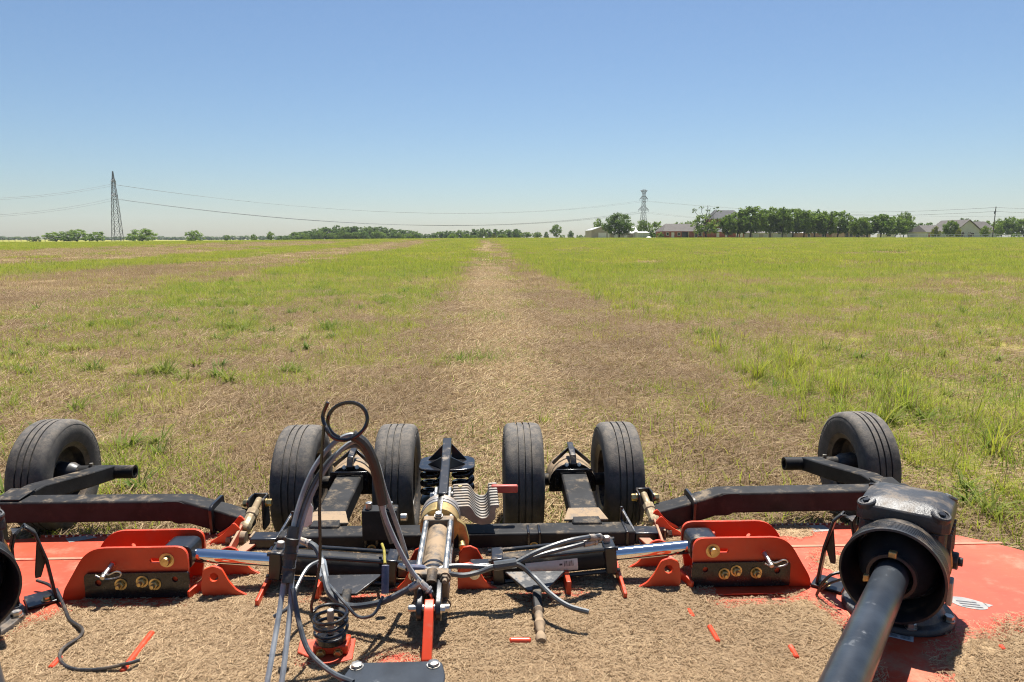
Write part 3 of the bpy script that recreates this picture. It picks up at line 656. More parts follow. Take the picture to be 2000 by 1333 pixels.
# ---- centre rockshaft, arms, axles and wheels
part(MB().path_bar([(-.80, 3.27, .312), (.88, 3.27, .312)], .13, .10), 'center_beam', 'black_dusty', .010)
for s in (1, -1):
    x0 = .84 if s > 0 else -.76
    part(MB().box(*sorted((x0 + s * .045, x0 + s * .17)), 3.225, 3.315, .262, .345), 'beam_stub', 'black', .006)
    mb = MB(); mb.prism([(x0 - .006, q, c) for q, c in ((3.195, .262), (3.195, .366), (3.345, .366), (3.345, .43), (3.36, .43), (3.36, .262))], (.014, 0, 0)); part(mb, 'end_plate', 'black', .003)
    part(MB().bar((x0 + s * .0, 3.36, .42), (x0 + s * .085, 3.19, .27), .012, .014), 'end_strap', 'steel', .002)
for s, xa in ((1, .665), (-1, -.60)):
    part(MB().path_bar([(xa, 3.30, .325), (xa + .005, 3.60, .355), (xa + .01, 3.97, .375)], .145, .095), 'axle_arm', 'black_dusty', .010)
    part(MB().prism([(xa + a, 3.335, .362) for a in (-.11, .11)] + [(xa + .078, 3.44, .382), (xa - .078, 3.44, .382)], (0, 0, .012)), 'arm_gusset', 'black_mud', .004)
    # arched saddle with a spine over the walking axle
    pts = [(xa + .01 - .135 * math.cos(R(t)), .335 + .125 * math.sin(R(t))) for t in range(0, 181, 12)]
    pts2 = [(xa + .01 - .115 * math.cos(R(t)), .335 + .105 * math.sin(R(t))) for t in range(180, -1, -12)]
    part(MB().prism([(a, 3.96, c) for a, c in pts + pts2], (0, .20, 0)), 'axle_saddle', 'black_mud', .004)
    part(MB().prism([(a, 3.955, c) for a, c in pts + [(xa + .145, .29), (xa - .125, .29)]], (0, .014, 0)), 'saddle_plate', 'black_clean', .004)
    mb = MB(); mb.path_bar([(xa - .085, 3.90, .335), (xa - .082, 3.90, .432), (xa + .10, 3.90, .432), (xa + .103, 3.90, .335)], .03, .010, (0, 1, 0)); part(mb, 'arm_strap', 'black_clean', .003)
    part(MB().path_bar([(xa + .01, 3.925, .455), (xa + .01, 3.96, .50), (xa + .01, 4.12, .525)], .034, .03), 'saddle_spine', 'black', .004)
    for a in (-1, 1):
        part(MB().bar((xa + .01 + a * .008, 4.08, .515), (xa + .01 + a * .11, 4.02, .44), .010, .02), 'spine_web', 'black', .002)
        bolt((xa + .01 + a * .036, 3.955, .452), (0, -1, .3), .009, .012, 'steel', None, 1.3)
    part(MB().cyl((xa - .20, 4.055, .33), (xa + .215, 4.055, .33), .036, n=20), 'axle_tube', 'black_dusty')
def wheel_mesh():
    Rt, wt = .33, .112
    prof = [(.186, -.088), (.196, -.096), (.225, -.106), (.262, -.1115), (.290, -.108), (.297, -.105), (.299, -.107), (.305, -.105), (.318, -.097), (.3265, -.084), (.329, -.066)]
    for gx in (-.036, 0, .036):
        prof += [(.3305, gx - .0055), (.3295, gx - .0042), (.320, gx - .0034), (.320, gx + .0034), (.3295, gx + .0042), (.3305, gx + .0055)]
    prof += [(.329, .066), (.3265, .084), (.318, .097), (.305, .105), (.299, .107), (.297, .105), (.290, .108), (.262, .1115), (.225, .106), (.196, .096), (.186, .088)]
    t = MB().lathe(prof, (0, 0, 0), (1, 0, 0), 64, closed=False).mesh('tyre', 'rubber', 30)
    lt = MB()
    for sd in (-1, 1):
        for a0 in (.3, 3.4):
            for k in range(9):
                a_ = a0 + k * .085; c_ = Vector((sd * .1085, .276 * math.cos(a_), .276 * math.sin(a_)))
                lt.obox(c_, ((1, 0, 0), (0, -math.sin(a_), math.cos(a_)), (0, math.cos(a_), math.sin(a_))), (.0025, .0045 + .003 * (k % 3 == 0), .011 if k % 2 else .008))
    lt_ = lt.mesh('sidewall_lettering', 'rubber', 30)
    rm = MB()
    rm.lathe([(.196, -.098), (.200, -.094), (.192, -.086), (.176, -.080), (.172, -.03), (.160, -.012), (.150, .004), (.105, .012), (.085, -.006), (.05, -.006), (.05, .012), (.088, .012), (.105, .030), (.15, .022), (.166, .010), (.172, .03), (.176, .080), (.192, .086), (.200, .094), (.196, .098), (.186, .088), (.168, .082), (.166, -.082), (.186, -.088)], (0, 0, 0), (1, 0, 0), 44, closed=True)
    r_ = rm.mesh('rim', 'rim', 35)
    hb = MB(); hb.lathe([(0, -.075), (.030, -.075), (.040, -.065), (.048, -.02), (.055, .0), (.055, .025), (.042, .05), (.03, .055), (0, .055)], (0, 0, 0), (1, 0, 0), 24)
    h_ = hb.mesh('hub', 'rim', 35)
    nu = MB(); nu.lathe([(0, -.022), (.010, -.020), (.012, -.006), (.012, .0)], (0, 0, 0), (1, 0, 0), 6); n_ = nu.mesh('lug_nut', 'steel', 30)
    return t, r_, h_, n_, lt_
WT = wheel_mesh()
def wheel(x, y, z, face):
    """face = side on which the hub tube enters (+1 / -1)"""
    o = link('wheel', WT[0], RC); o.location = Vector((x, y, z)) - RC.location; o.rotation_euler = (random.uniform(0, 6), 0, 0)
    o.name = 'wheel'
    if face > 0: o.rotation_euler = (o.rotation_euler[0], 0, math.pi)
    r_ = link('rim', WT[1], o); link('hub', WT[2], o); link('sidewall_lettering', WT[4], o)['kind'] = 'stuff'
    for k in range(5):
        n_ = link('lug_nut', WT[3], o); a = 2 * math.pi * k / 5; n_.location = (-.006, .070 * math.cos(a), .070 * math.sin(a))
    return o
for x, f in ((-.885, 1), (-.335, -1), (.39, 1), (.945, -1)): wheel(x, 4.055, .335, f)
# ---- wing beams, arms, stub axles and wheels
for s in (1, -1):
    ox = .05 if s > 0 else 0
    wb = part(MB().path_bar([(s * 1.02 + ox * .3, 3.47, .318), (s * 1.14 + ox, 3.49, .350), (s * 1.33 + ox, 3.51, .398), (s * 2.34 + ox, 3.51, .402)], .115, .108), 'wing_beam', 'black_dusty', .010)
    part(MB().prism([(s * 1.165 + ox, q, c) for q, c in rounded([(3.41, .29), (3.40, .425), (3.43, .44), (3.58, .44), (3.58, .28)], .02)], (s * .016, 0, 0)), 'collar_plate', 'black', .003)
    part(MB().prism([(s * a + ox, 3.449, c) for a, c in rounded([(1.26, .335), (1.25, .41), (1.34, .45), (1.42, .45), (1.44, .39), (1.36, .335)], .015)], (0, .006, 0)), 'bend_gusset', 'black_dusty', .002, parent=wb)
    xw = 2.50 if s > 0 else -2.40
    xa = xw - s * .285
    part(MB().path_bar([(xa + s * .05, 3.55, .425), (xa + s * .06, 3.70, .418), (xa - s * .015, 4.0, .385), (xa - s * .02, 4.25, .345)], .105, .085), 'wing_arm', 'black_dusty', .008)
    part(MB().prism([(xa + s * .0, 3.465, .458), (xa + s * .12, 3.465, .458), (xa + s * .125, 3.60, .470), (xa - s * .005, 3.60, .470)], (0, 0, .008)), 'arm_pad', 'black_dusty', .004)
    mb = MB(); mb.lathe([(.026, .0), (.040, .0), (.040, .40), (.026, .40)], (xa - s * .18, 4.25, .345), (s, 0, 0), 24, closed=True); st = part(mb, 'stub_tube', 'black_dusty')
    part(MB().lathe([(0, 0), (.042, 0), (.060, .03), (.066, .10), (.05, .11), (0, .11)], (xw - s * .135, 4.25, .345), (s, 0, 0), 22), 'hub_boot', 'plastic', parent=st)
    part(MB().cyl((xa + s * .075, 4.25, .382), (xa + s * .075, 4.25, .40), .012, n=8), 'grease_nipple', 'steel', parent=st)
    wheel(xw, 4.25, .335, -s)
    part(MB().prism([(s * 2.26 + ox, q, c) for q, c in ((3.44, .18), (3.44, .35), (3.58, .35), (3.58, .18))], (s * .02, 0, 0)), 'beam_hanger', 'black', .004)
    # turnbuckle between the beams: dirty brass body, eye ends, clevis and bolts
    A = Vector((s * .985 + ox * .3, 3.55, .405)); B = Vector((s * 1.005 + ox * .3, 3.33, .315)); dd = (B - A).normalized(); Lb = (B - A).length
    tb = part(MB().lathe([(0, .055), (.020, .055), (.030, .065), (.031, .10), (.026, .105), (.026, .16), (.031, .165), (.030, .19), (.022, .20), (0, .20)], A, dd, 8), 'turnbuckle', 'khaki', .002)
    part(MB().lathe([(0, -.02), (.018, -.02), (.018, .06), (0, .06)], A, dd, 14), 'link_eye', 'khaki', .003, parent=tb)
    part(MB().lathe([(0, -.03), (.030, -.028), (.034, 0), (.030, .028), (0, .03)], B + Vector((0, -.005, -.005)), (1, 0, 0), 18), 'link_ball', 'black_mud', parent=tb)
    for a in (-1, 1):
        part(MB().prism([(A.x + a * .036 - .005, q, c) for q, c in rounded([(3.50, .27), (3.50, .435), (3.60, .435), (3.60, .27)], .02)], (.010, 0, 0)), 'link_clevis', 'black', .003)
        bolt(A + Vector((a * .046, -.01, 0)), (a, 0, 0), .019, .022, 'zinc', None, 1.2)
        part(MB().box(A.x + a * .042 - .006, A.x + a * .042 + .006, 3.275, 3.35, .262, .335), 'ball_clevis', 'black_mud', .004)
    part(MB().box(A.x - .036, A.x + .036, 3.592, 3.604, .39, .435), 'clevis_bridge', 'black', .003)
    bolt((A.x + s * .058, 3.31, .305), (s, 0, 0), .020, .02, 'black_mud', None, 1.2)
# beam fixings: pairs of straps with a nut between
for xf in (-.36, .40):
    for a in (-1, 1): part(MB().path_bar([(xf + a * .026, 3.29, .366), (xf + a * .026, 3.197, .366), (xf + a * .026, 3.192, .285)], .012, .010), 'beam_strap', 'black_clean', .003)
    bolt((xf, 3.20, .295), (0, -1, .2), .016, .02, 'zinc', None, 1.5)
# valve block with fittings in front of the left arm
vb = part(MB().box(-.395, -.235, 3.16, 3.24, .355, .50), 'valve_block', 'black_dusty', .006)
for q in ((-.365, .51), (-.27, .512)): part(MB().cyl((q[0], 3.19, .498), (q[0], 3.19, .53), .016, n=12), 'valve_fitting', 'steel', .002, parent=vb)
part(MB().cyl((-.22, 3.18, .46), (-.19, 3.18, .46), .018, n=12), 'valve_fitting', 'steel', .002, parent=vb)

# ---- wing gearboxes with driveline shield
def gearbox(s):
    G = Vector((s * 1.83, 2.64, 0)); a = Vector((-s * .62, -.785, 0)).normalized(); c = Vector((a.y * s, -a.x * s, 0)) ; up = Vector((0, 0, 1))
    P = lambda f, r_, z: G + a * f + c * r_ + up * z
    gb = part(MB().lathe([(0, 0), (.20, 0), (.20, .012), (.192, .024), (.165, .026), (.155, .045), (.13, .06), (0, .06)], G + a * .06 + up * (DZ + .001), up, 40), 'wing_gearbox', 'gearbox', .002)
    for k in range(6):
        t = 2 * math.pi * k / 6 + .25; bolt(G + a * .06 + Vector((math.cos(t) * .178, math.sin(t) * .178, DZ + .025)), up, .018, .018, 'steel', gb, 1.2, 'base_bolt')
    # cast body: octagonal in plan, crowned lid
    oc = [(.135, -.125), (.135, .125), (.115, .150), (-.135, .150), (-.155, .13), (-.155, -.13), (-.135, -.150), (.115, -.150)]
    bm_ = MB(); rings = ((.33, .72), (.40, .88), (.52, 1.0), (.655, 1.0)); vs = []
    for z, k in rings: vs += [P(f * k, r_ * k, z) for f, r_ in oc]
    fs = [tuple(range(7, -1, -1)), tuple(range(24, 32))]
    for i in range(3):
        for j in range(8): fs.append((i * 8 + j, i * 8 + (j + 1) % 8, i * 8 + 8 + (j + 1) % 8, i * 8 + 8 + j))
    bm_._add(vs, fs); part(bm_, 'gear_case', 'gearbox', .012, parent=gb)
    lid = MB(); vs = []
    for z, k in ((.652, 1.06), (.690, 1.06), (.712, 1.02), (.733, .80), (.742, .55)): vs += [P(f * k, r_ * k, z) for f, r_ in oc]
    fs = [tuple(range(7, -1, -1)), tuple(range(32, 40))]
    for i in range(4):
        for j in range(8): fs.append((i * 8 + j, i * 8 + (j + 1) % 8, i * 8 + 8 + (j + 1) % 8, i * 8 + 8 + j))
    lid._add(vs, fs); part(lid, 'gear_lid', 'gearbox', .005, parent=gb)
    for f, r_ in ((.112, -.125), (.112, .125), (-.13, -.125), (-.13, .125)):
        part(MB().lathe([(0, -.02), (.036, -.02), (.036, .004), (.032, .009), (.026, .009), (.024, -.002), (0, -.002)], P(f, r_, .715), up + c * (r_ * 2) + a * (f * 2), 18), 'bolt_boss', 'gearbox', parent=gb)
        bolt(P(f, r_, .713), up + c * (r_ * 2) + a * (f * 2), .013, .012, 'steel' if (f < 0 and r_ < 0) else 'black', gb, 0, 'lid_bolt')
    for k in range(5):
        part(MB().obox(P(-.10 + k * .045, -.152, .58), (a, c, up), (.006, .012, .06)), 'cooling_fin', 'gearbox', .003, parent=gb)
    part(MB().cyl(P(-.03, -.14, .50), P(-.03, -.185, .50), .034, n=18), 'side_plug', 'gearbox', .004, parent=gb)
    part(MB().cyl(P(-.03, -.185, .50), P(-.03, -.20, .50), .018, n=6), 'plug_head', 'plastic', .002, parent=gb)
    part(MB().prism([P(.17, -.165, .40), P(.17, -.165, .49), P(.13, -.165, .50), P(.12, -.165, .40)], -c * .02), 'guard_clip', 'alu', .004, parent=gb)
    # driveline shield: flared cup open to the shaft, ribbed rim
    C0 = P(.06, 0, .515); prof = [(.10, 0), (.160, .0), (.168, .012), (.169, .135), (.172, .138)]
    for k in range(6): prof += [(.176, .144 + k * .0125), (.176, .150 + k * .0125), (.1715, .152 + k * .0125)]
    prof += [(.178, .222), (.178, .236), (.170, .238), (.161, .20), (.156, .03), (.145, .012), (.10, .012)]
    sh = part(MB().lathe(prof, C0, a, 56, closed=True), 'driveline_shield', 'plastic')
    part(MB().lathe([(.150, .0), (.1725, .0005), (.1725, .006), (.150, .008)], P(.062, 0, .515), a, 40, closed=True), 'shield_band', 'zinc', parent=sh)
    # inner bell and the shaft tube
    bell = part(MB().lathe([(.134, .06), (.138, .08), (.135, .11), (.122, .15), (.104, .18), (.086, .20), (.078, .225), (.070, .228), (.060, .21), (.06, .06)], C0, a, 40, closed=True), 'shaft_bell', 'shaft')
    part(MB().lathe([(.072, .218), (.083, .218), (.086, .228), (.083, .244), (.072, .244)], C0, a, 36, closed=True), 'bell_collar', 'plastic', parent=bell)
    for dv in (up * .086, c * .080 - up * .025):
        part(MB().obox(C0 + a * .238 + dv, (a, c if abs(dv.z) > .05 else up, dv), (.014, .013, .011)), 'collar_latch', 'brass', .003, parent=bell)
    part(MB().lathe([(0, .10), (.058, .10), (.058, .20), (.059, 1.30), (.059, 1.9), (0, 1.9)], C0, a, 32), 'drive_shaft', 'shaft')
    # hoop bracket on the inner side
    q = [P(.02, .178, .31), P(.02, .176, .54), P(.02, .190, .60), P(.02, .225, .615), P(.02, .255, .58), P(.02, .285, .46), P(.02, .305, DZ + .012)]
    part(MB().path_bar(q, .055, .011, tuple(c)), 'shield_bracket', 'plastic', .004)
    part(MB().prism([P(-.01, .265, DZ + .10), P(-.01, .285, .44), P(-.01, .262, .54), P(-.01, .245, .40), P(-.01, .245, DZ + .10)], a * .012), 'bracket_web', 'plastic', .003)
    part(MB().obox(P(.0, .265, DZ + .008), (a, c, up), (.06, .06, .006)), 'bracket_foot', 'black', .003)
    bolt(P(.035, .275, DZ + .014), up, .014, .012, 'zinc', None, 1.6)
gearbox(1); gearbox(-1)

# ---- decals on the right wing deck
dz = DZ + .0015
mb = MB(); mb._add([tuple(atz(u, v, dz)) for u, v in ((1575, 1027), (1608, 1026), (1626, 1037), (1590, 1039))], [(0, 1, 2, 3)]); part(mb, 'grip_strip_decal', 'silver_decal')
mb = MB(); mb._add([tuple(atz(u, v, dz)) for u, v in ((128, 1052), (175, 1045), (190, 1050), (135, 1060))], [(0, 1, 2, 3)]); part(mb, 'grip_strip_decal', 'silver_decal')
cd_ = atz(1890, 1178, dz); mb = MB(); pts = []
for k in range(28):
    t = 2 * math.pi * k / 28; pts.append((cd_.x + .065 * math.cos(t) * (1 + .05 * math.sin(5 * t)), cd_.y - .02 * math.cos(t) + .05 * math.sin(t), dz))
mb._add(pts, [tuple(range(28))]); lo = part(mb, 'emblem_decal', 'silver_decal')
for sg in (-1, 1):
    mb = MB(); c0 = Vector((cd_.x + sg * .062, cd_.y - sg * .018, dz))
    mb._add([c0 + Vector((0, .018, .0)), c0 + Vector((sg * .028, sg * -.004, .0)), c0 + Vector((0, -.018, .0))], [(0, 1, 2)]); part(mb, 'emblem_wing', 'silver_decal', parent=lo)
mb = MB()
for k in range(3):
    q0 = Vector((cd_.x - .035, cd_.y + .022 - k * .02, dz + .001)); mb._add([q0, q0 + Vector((.07, -.02, 0)), q0 + Vector((.07, -.026, 0)), q0 + Vector((0, -.006, 0))], [(0, 1, 2, 3)])
tag(part(mb, 'emblem_lines', M['print'], parent=lo), None, None, kind='stuff')
# warning decal, its red heading, two pictogram boxes and fine text
c4 = [atz(u, v, dz) for u, v in ((1733, 1219), (1785, 1229), (1784, 1255), (1730, 1242))]
lerp = lambda a_, b_, t: a_ + (b_ - a_) * t
qd = lambda s_, t, lift=0: lerp(lerp(c4[0], c4[1], s_), lerp(c4[3], c4[2], s_), t) + Vector((0, 0, lift))
def quad(mb, s0, s1, t0, t1, lift): mb._add([qd(s0, t0, lift), qd(s1, t0, lift), qd(s1, t1, lift), qd(s0, t1, lift)], [(0, 1, 2, 3)])
mb = MB(); quad(mb, 0, 1, 0, 1, 0); wdcl = part(mb, 'warning_decal', 'white')
mb = MB(); quad(mb, .06, .94, .05, .22, .001); part(mb, 'decal_heading', 'print_red', parent=wdcl)
for s0, s1 in ((.06, .46), (.52, .94)):
    mb = MB(); quad(mb, s0, s1, .30, .52, .001); part(mb, 'decal_pictogram', 'print', parent=wdcl)
mb = MB()
for k in range(5):
    for s0, s1 in ((.07, .45), (.53, .92)): quad(mb, s0, s1 - .05 * (k % 2), .58 + k * .075, .61 + k * .075, .001)
tag(part(mb, 'decal_text_lines', M['print'], parent=wdcl), None, None, kind='stuff')

# ---- black splash plate at the front with bright corner screws, muddy spots
mp = part(MB().prism([(a, q, .39) for a, q in rounded([(-.27, 1.6), (.03, 1.6), (.045, 2.05), (.03, 2.125), (-.25, 2.125), (-.27, 2.05)], .02)], (0, 0, .012)), 'splash_plate', 'shaft', .004)
part(MB().box(-.25, .02, 1.65, 2.08, .285, .385), 'plate_stand', 'black', .01, parent=mp)
for xq in (-.235, .005): bolt((xq, 2.10, .402), (0, 0, 1), .018, .01, 'steel', mp, 1.2)

# ---- hose holder: coil spring on an orange bracket, long rod ending in a ring
hb_ = part(MB().prism([(a, q, DZ + .012) for a, q in ((-.50, 2.44), (-.30, 2.44), (-.29, 2.31), (-.37, 2.28), (-.49, 2.36))], (0, 0, .008)), 'holder_foot', 'orange', .003)
part(MB().box(-.43, -.31, 2.335, 2.41, DZ + .02, .335), 'holder_box', 'orange_plate', .006, parent=hb_)
part(MB().cyl((-.372, 2.37, .334), (-.372, 2.37, .36), .052, n=24), 'spring_cup', 'black_clean', .004, parent=hb_)
for a in (-.03, .03): bolt((-.372 + a, 2.335, .308), (0, -1, 0), .014, .01, 'zinc', hb_, 1.2)
part(MB().cyl((-.372, 2.37, .36), (-.372, 2.37, .45), .012, n=12), 'spring_stem', 'alu', .002, parent=hb_)
cs = Vector((-.372, 2.37, .368)); pts = []
for i in range(61):
    t = i / 60; pts.append(cs + Vector((math.cos(t * 2 * math.pi * 3.0 + math.pi) * .056, math.sin(t * 2 * math.pi * 3.0 + math.pi) * .056, t * .078)))
top = pts[-1]
pts += [top + Vector((-.008, -.006, .02)), aty(625, 1100, 2.40), aty(624, 1000, 2.42), aty(628, 900, 2.43), aty(633, 830, 2.44)]
part(MB().tube(pts, .0058, 8, 2), 'holder_rod', 'black_clean')
c0 = aty(678, 824, 2.46); pts = [aty(640, 786, 2.47), aty(630, 815, 2.47)]
for k in range(27):
    t = R(200 + k * 15.5); rq = .061 + .006 * math.sin(2 * t + .7) + .0004 * k; pts.append(c0 + Vector((rq * math.cos(t), -.03 * math.sin(t * .5), rq * math.sin(t))))
part(MB().tube(pts, .0068, 8, 3), 'holder_ring', 'black_clean')

# ---- hoses
def hose(pp, r, m='hose', name='hose', n=8, j=0.): return part(MB().tube([aty(u, v, Y) if len(q_) == 3 else Vector(q_[:3]) for q_ in pp for (u, v, Y) in [q_[:3]]], r, n, 6), name, m)
hose([(505, 1420, 1.98), (522, 1333, 2.05), (545, 1200, 2.20), (560, 1100, 2.30), (580, 1000, 2.38), (610, 920, 2.44), (650, 868, 2.48), (690, 850, 2.50), (720, 880, 2.51), (738, 950, 2.51), (756, 1020, 2.51), (800, 1110, 2.50), (842, 1158, 2.49)], .0092, 'hose_grey')
hose([(530, 1420, 2.0), (550, 1333, 2.07), (566, 1200, 2.21), (573, 1100, 2.31), (596, 1000, 2.40), (630, 925, 2.46), (668, 878, 2.50), (700, 864, 2.52), (734, 900, 2.53), (752, 960, 2.54), (780, 1040, 2.6), (795, 1090, 2.7)], .0092, 'hose_grey')
hose([(560, 1160, 2.27), (567, 1100, 2.30), (586, 1010, 2.38), (616, 938, 2.44), (655, 888, 2.49), (700, 872, 2.52), (728, 920, 2.52), (748, 1010, 2.54), (764, 1060, 2.6)], .0080, 'hose')
hose([(688, 850, 2.485), (712, 868, 2.49), (730, 905, 2.495), (742, 955, 2.50), (748, 985, 2.50)], .0195, 'tape', 'hose_sleeve', 10)
hose([(574, 1030, 2.345), (569, 1060, 2.32), (565, 1100, 2.295), (561, 1140, 2.26)], .0195, 'tape', 'hose_wrap', 12)
for v, Y in ((1052, 2.322), (1080, 2.308), (1108, 2.288)):
    c_ = aty(574 - (v - 1030) * .12, v, Y); part(MB().lathe([(.019, -.002), (.0222, 0), (.0222, .02), (.019, .022)], c_, Vector((-.1, -.15, -.6)), 16, closed=True), 'tape_turn', 'tape')
hose([(572, 1150, 2.25), (585, 1220, 2.18), (605, 1275, 2.12), (650, 1315, 2.06), (690, 1333, 2.02)], .0085, 'hose')
hose([(585, 1055, 2.78), (615, 1068, 2.74), (628, 1095, 2.70), (634, 1125, 2.62), (645, 1160, 2.56), (680, 1184, 2.53), (740, 1178, 2.5), (790, 1155, 2.49), (815, 1140, 2.49)], .0125, 'hose')
hose([(628, 1098, 2.70), (633, 1130, 2.62)], .019, 'hose_grey', 'hose_sleeve', 10)
hose([(625, 1095, 2.66), (600, 1110, 2.6), (578, 1150, 2.5), (565, 1185, 2.42), (535, 1205, 2.40)], .007, 'hose')
hose([(640, 1140, 2.6), (675, 1180, 2.5), (700, 1205, 2.48), (730, 1200, 2.46), (748, 1165, 2.5)], .006, 'hose')
hose([(842, 1122, 2.62), (870, 1108, 2.66), (910, 1106, 2.68), (960, 1108, 2.68), (1005, 1100, 2.69), (1050, 1078, 2.72), (1110, 1057, 2.76), (1165, 1048, 2.82), (1178, 1052, 2.84)], .0105, 'hose')
hose([(812, 1108, 2.64), (850, 1115, 2.62), (900, 1124, 2.64), (935, 1118, 2.66), (965, 1108, 2.66), (1008, 1102, 2.67), (1040, 1125, 2.66), (1075, 1160, 2.56), (1110, 1184, 2.50), (1150, 1196, 2.47)], .0100, 'hose')
hose([(965, 1106, 2.65), (1008, 1100, 2.66)], .019, 'hose', 'hose_sleeve', 10)
hose([(1010, 1100, 2.70), (1060, 1083, 2.74), (1110, 1070, 2.77), (1168, 1056, 2.83)], .009, 'hose')
hose([(835, 1150, 2.50), (842, 1165, 2.50), (845, 1185, 2.50)], .0145, 'steel', 'hose_fitting', 10)
hose([(795, 1110, 2.60), (820, 1110, 2.60), (830, 1112, 2.60)], .013, 'blue_cap', 'hose_fitting', 10)
hose([(780, 1105, 2.62), (795, 1110, 2.60)], .011, 'steel', 'hose_fitting', 10)
part(MB().cyl(aty(753, 1104, 2.66), aty(752, 1160, 2.62), .0145, n=14), 'hose_sleeve', 'blue_cap', .002)
part(MB().tube([aty(746, 1063, 2.9), aty(750, 1075, 2.84), aty(751, 1090, 2.78), aty(752, 1102, 2.72)], .006, 8), 'tag_chain', 'yellow')
part(MB().prism([aty(u, v, 2.46) for u, v in ((586, 1030), (594, 984), (606, 982), (611, 992), (609, 1024), (600, 1030))], (0, .006, 0)), 'hose_tag', 'cloth', .002)
for t, c, at_ in ((.545, cr, atr), (.545, cl, atl)):
    part(MB().cyl(at_(t, 0, .055), at_(t, 0, .085), .016, n=12), 'port_elbow', 'alu', .003, parent=c)
for (u0, v0, Y0), (u1, v1, Y1) in (((1150, 1050, 2.80), (1172, 1050, 2.835)), ((585, 1055, 2.78), (606, 1063, 2.755)), ((800, 1150, 2.49), (822, 1137, 2.49)), ((820, 1138, 2.495), (838, 1154, 2.49)), ((1140, 1063, 2.80), (1164, 1057, 2.828))):
    A_, B_ = aty(u0, v0, Y0), aty(u1, v1, Y1); L_ = (B_ - A_).length
    part(MB().lathe([(0, 0), (.0135, 0), (.0145, .004), (.0135, .008), (.0145, L_ * .5), (.0125, L_ * .8), (.017, L_ * .82), (.017, L_), (0, L_)], A_, B_ - A_, 10), 'crimp_fitting', 'alu')
# loose cables on the wing decks
hose([(1640, 1118, 2.66), (1622, 1124, 2.66), (1606, 1140, 2.68), (1595, 1162, 2.72)], .006, 'plastic', 'cable')
hose([(1642, 1132, 2.62), (1620, 1140, 2.66), (1604, 1152, 2.70)], .005, 'plastic', 'cable')
C1 = lambda u, v, z=.298: tuple(atz(u, v, z))
part(MB().tube([C1(72, 1134, .32), C1(100, 1146, .31), C1(122, 1178), C1(136, 1210), C1(160, 1228, .31), C1(155, 1245), C1(122, 1268, .31), C1(118, 1290), C1(140, 1306), C1(190, 1308, .30), C1(250, 1296, .315), C1(272, 1290, .31)], .0062, 8, 5), 'cable', 'plastic')
# hinge and stiffener ends standing out of the clippings
def stub(u0, v0, u1, v1, z0, r=.014):
    a_, b_ = atz(u0, v0, z0), atz(u1, v1, z0); dd = (b_ - a_).normalized(); L_ = (b_ - a_).length
    part(MB().lathe([(0, -r * .6), (r * .7, -r * .4), (r, 0), (r, L_), (r * .7, L_ + r * .4), (0, L_ + r * .6)], a_, dd, 14), 'hinge_stub', 'orange_plate')
stub(240, 1311, 296, 1238, 0.294, .012); stub(100, 1305, 118, 1286, 0.292, .011); stub(998, 1252, 1034, 1252, 0.295, .012)
stub(1386, 1225, 1402, 1253, 0.293, .010); stub(1544, 1264, 1556, 1285, 0.293, .010); stub(1955, 1263, 1960, 1270, 0.292, .009); stub(1345, 1192, 1354, 1206, 0.291, .009)

# ================================================================== clippings on the deck
polyA = [atz(u, v, DZ) for u, v in ((-160, 1310), (0, 1256), (60, 1226), (110, 1206), (150, 1192), (365, 1186), (398, 1150), (405, 1070), (425, 1050), (470, 1070), (560, 1066), (1180, 1066), (1250, 1040), (1330, 1018), (1340, 1110), (1358, 1165), (1400, 1188), (1510, 1184), (1575, 1172), (1622, 1206), (1655, 1242), (1690, 1333), (1700, 1420), (-160, 1420))]
polyB = [atz(u, v, DZ) for u, v in ((1890, 1252), (1908, 1246), (1960, 1256), (2040, 1222), (2120, 1230), (2120, 1420), (1840, 1420), (1868, 1333), (1850, 1280))]
polyC = [atz(u, v, DZ) for u, v in ((1520, 1033), (1570, 1031), (1590, 1046), (1560, 1052), (1525, 1048))]
polyD = [atz(u, v, DZ) for u, v in ((1612, 1100), (1628, 1086), (1645, 1090), (1650, 1125), (1630, 1118))]
def sdist(px, py, poly):
    ins = np.zeros(px.shape, bool); dm = np.full(px.shape, 9.)
    for i in range(len(poly)):
        a_, b_ = poly[i], poly[(i + 1) % len(poly)]
        c1 = (a_.y > py) != (b_.y > py)
        with np.errstate(divide='ignore', invalid='ignore'): xi = (b_.x - a_.x) * (py - a_.y) / (b_.y - a_.y) + a_.x
        ins ^= c1 & (px < xi)
        ex, ey = b_.x - a_.x, b_.y - a_.y; t = np.clip(((px - a_.x) * ex + (py - a_.y) * ey) / (ex * ex + ey * ey), 0, 1)
        dm = np.minimum(dm, np.hypot(px - a_.x - t * ex, py - a_.y - t * ey))
    return np.where(ins, dm, -dm)
def clip_h(px, py):
    sd_ = np.maximum(np.maximum(sdist(px, py, polyA), sdist(px, py, polyB)), np.maximum(sdist(px, py, polyC) * .5, sdist(px, py, polyD) * .5)) + (fbm(px, py, 7, 91) - .5) * .05 + (fbm(px, py, 30, 92) - .5) * .02
    h = np.clip(sd_ * .2, -.02, .009) + (fbm(px, py, 6, 95) - .5) * .012 * sstep(.0, .08, sd_) + (fbm(px, py, 45, 96) - .5) * .005
    hole = np.minimum(np.hypot((np.abs(px) - .36) * .45, py - 2.73) - .06, np.hypot(px + .40, (py - 2.37) * 1.1) - .11)
    hole = np.minimum(hole, np.hypot(px + .13, (py - 2.30) * 1.6) - .15)   # orange shows at the mounts, the holder foot and the link
    return np.minimum(h, np.clip(hole * .5, -.02, 1))
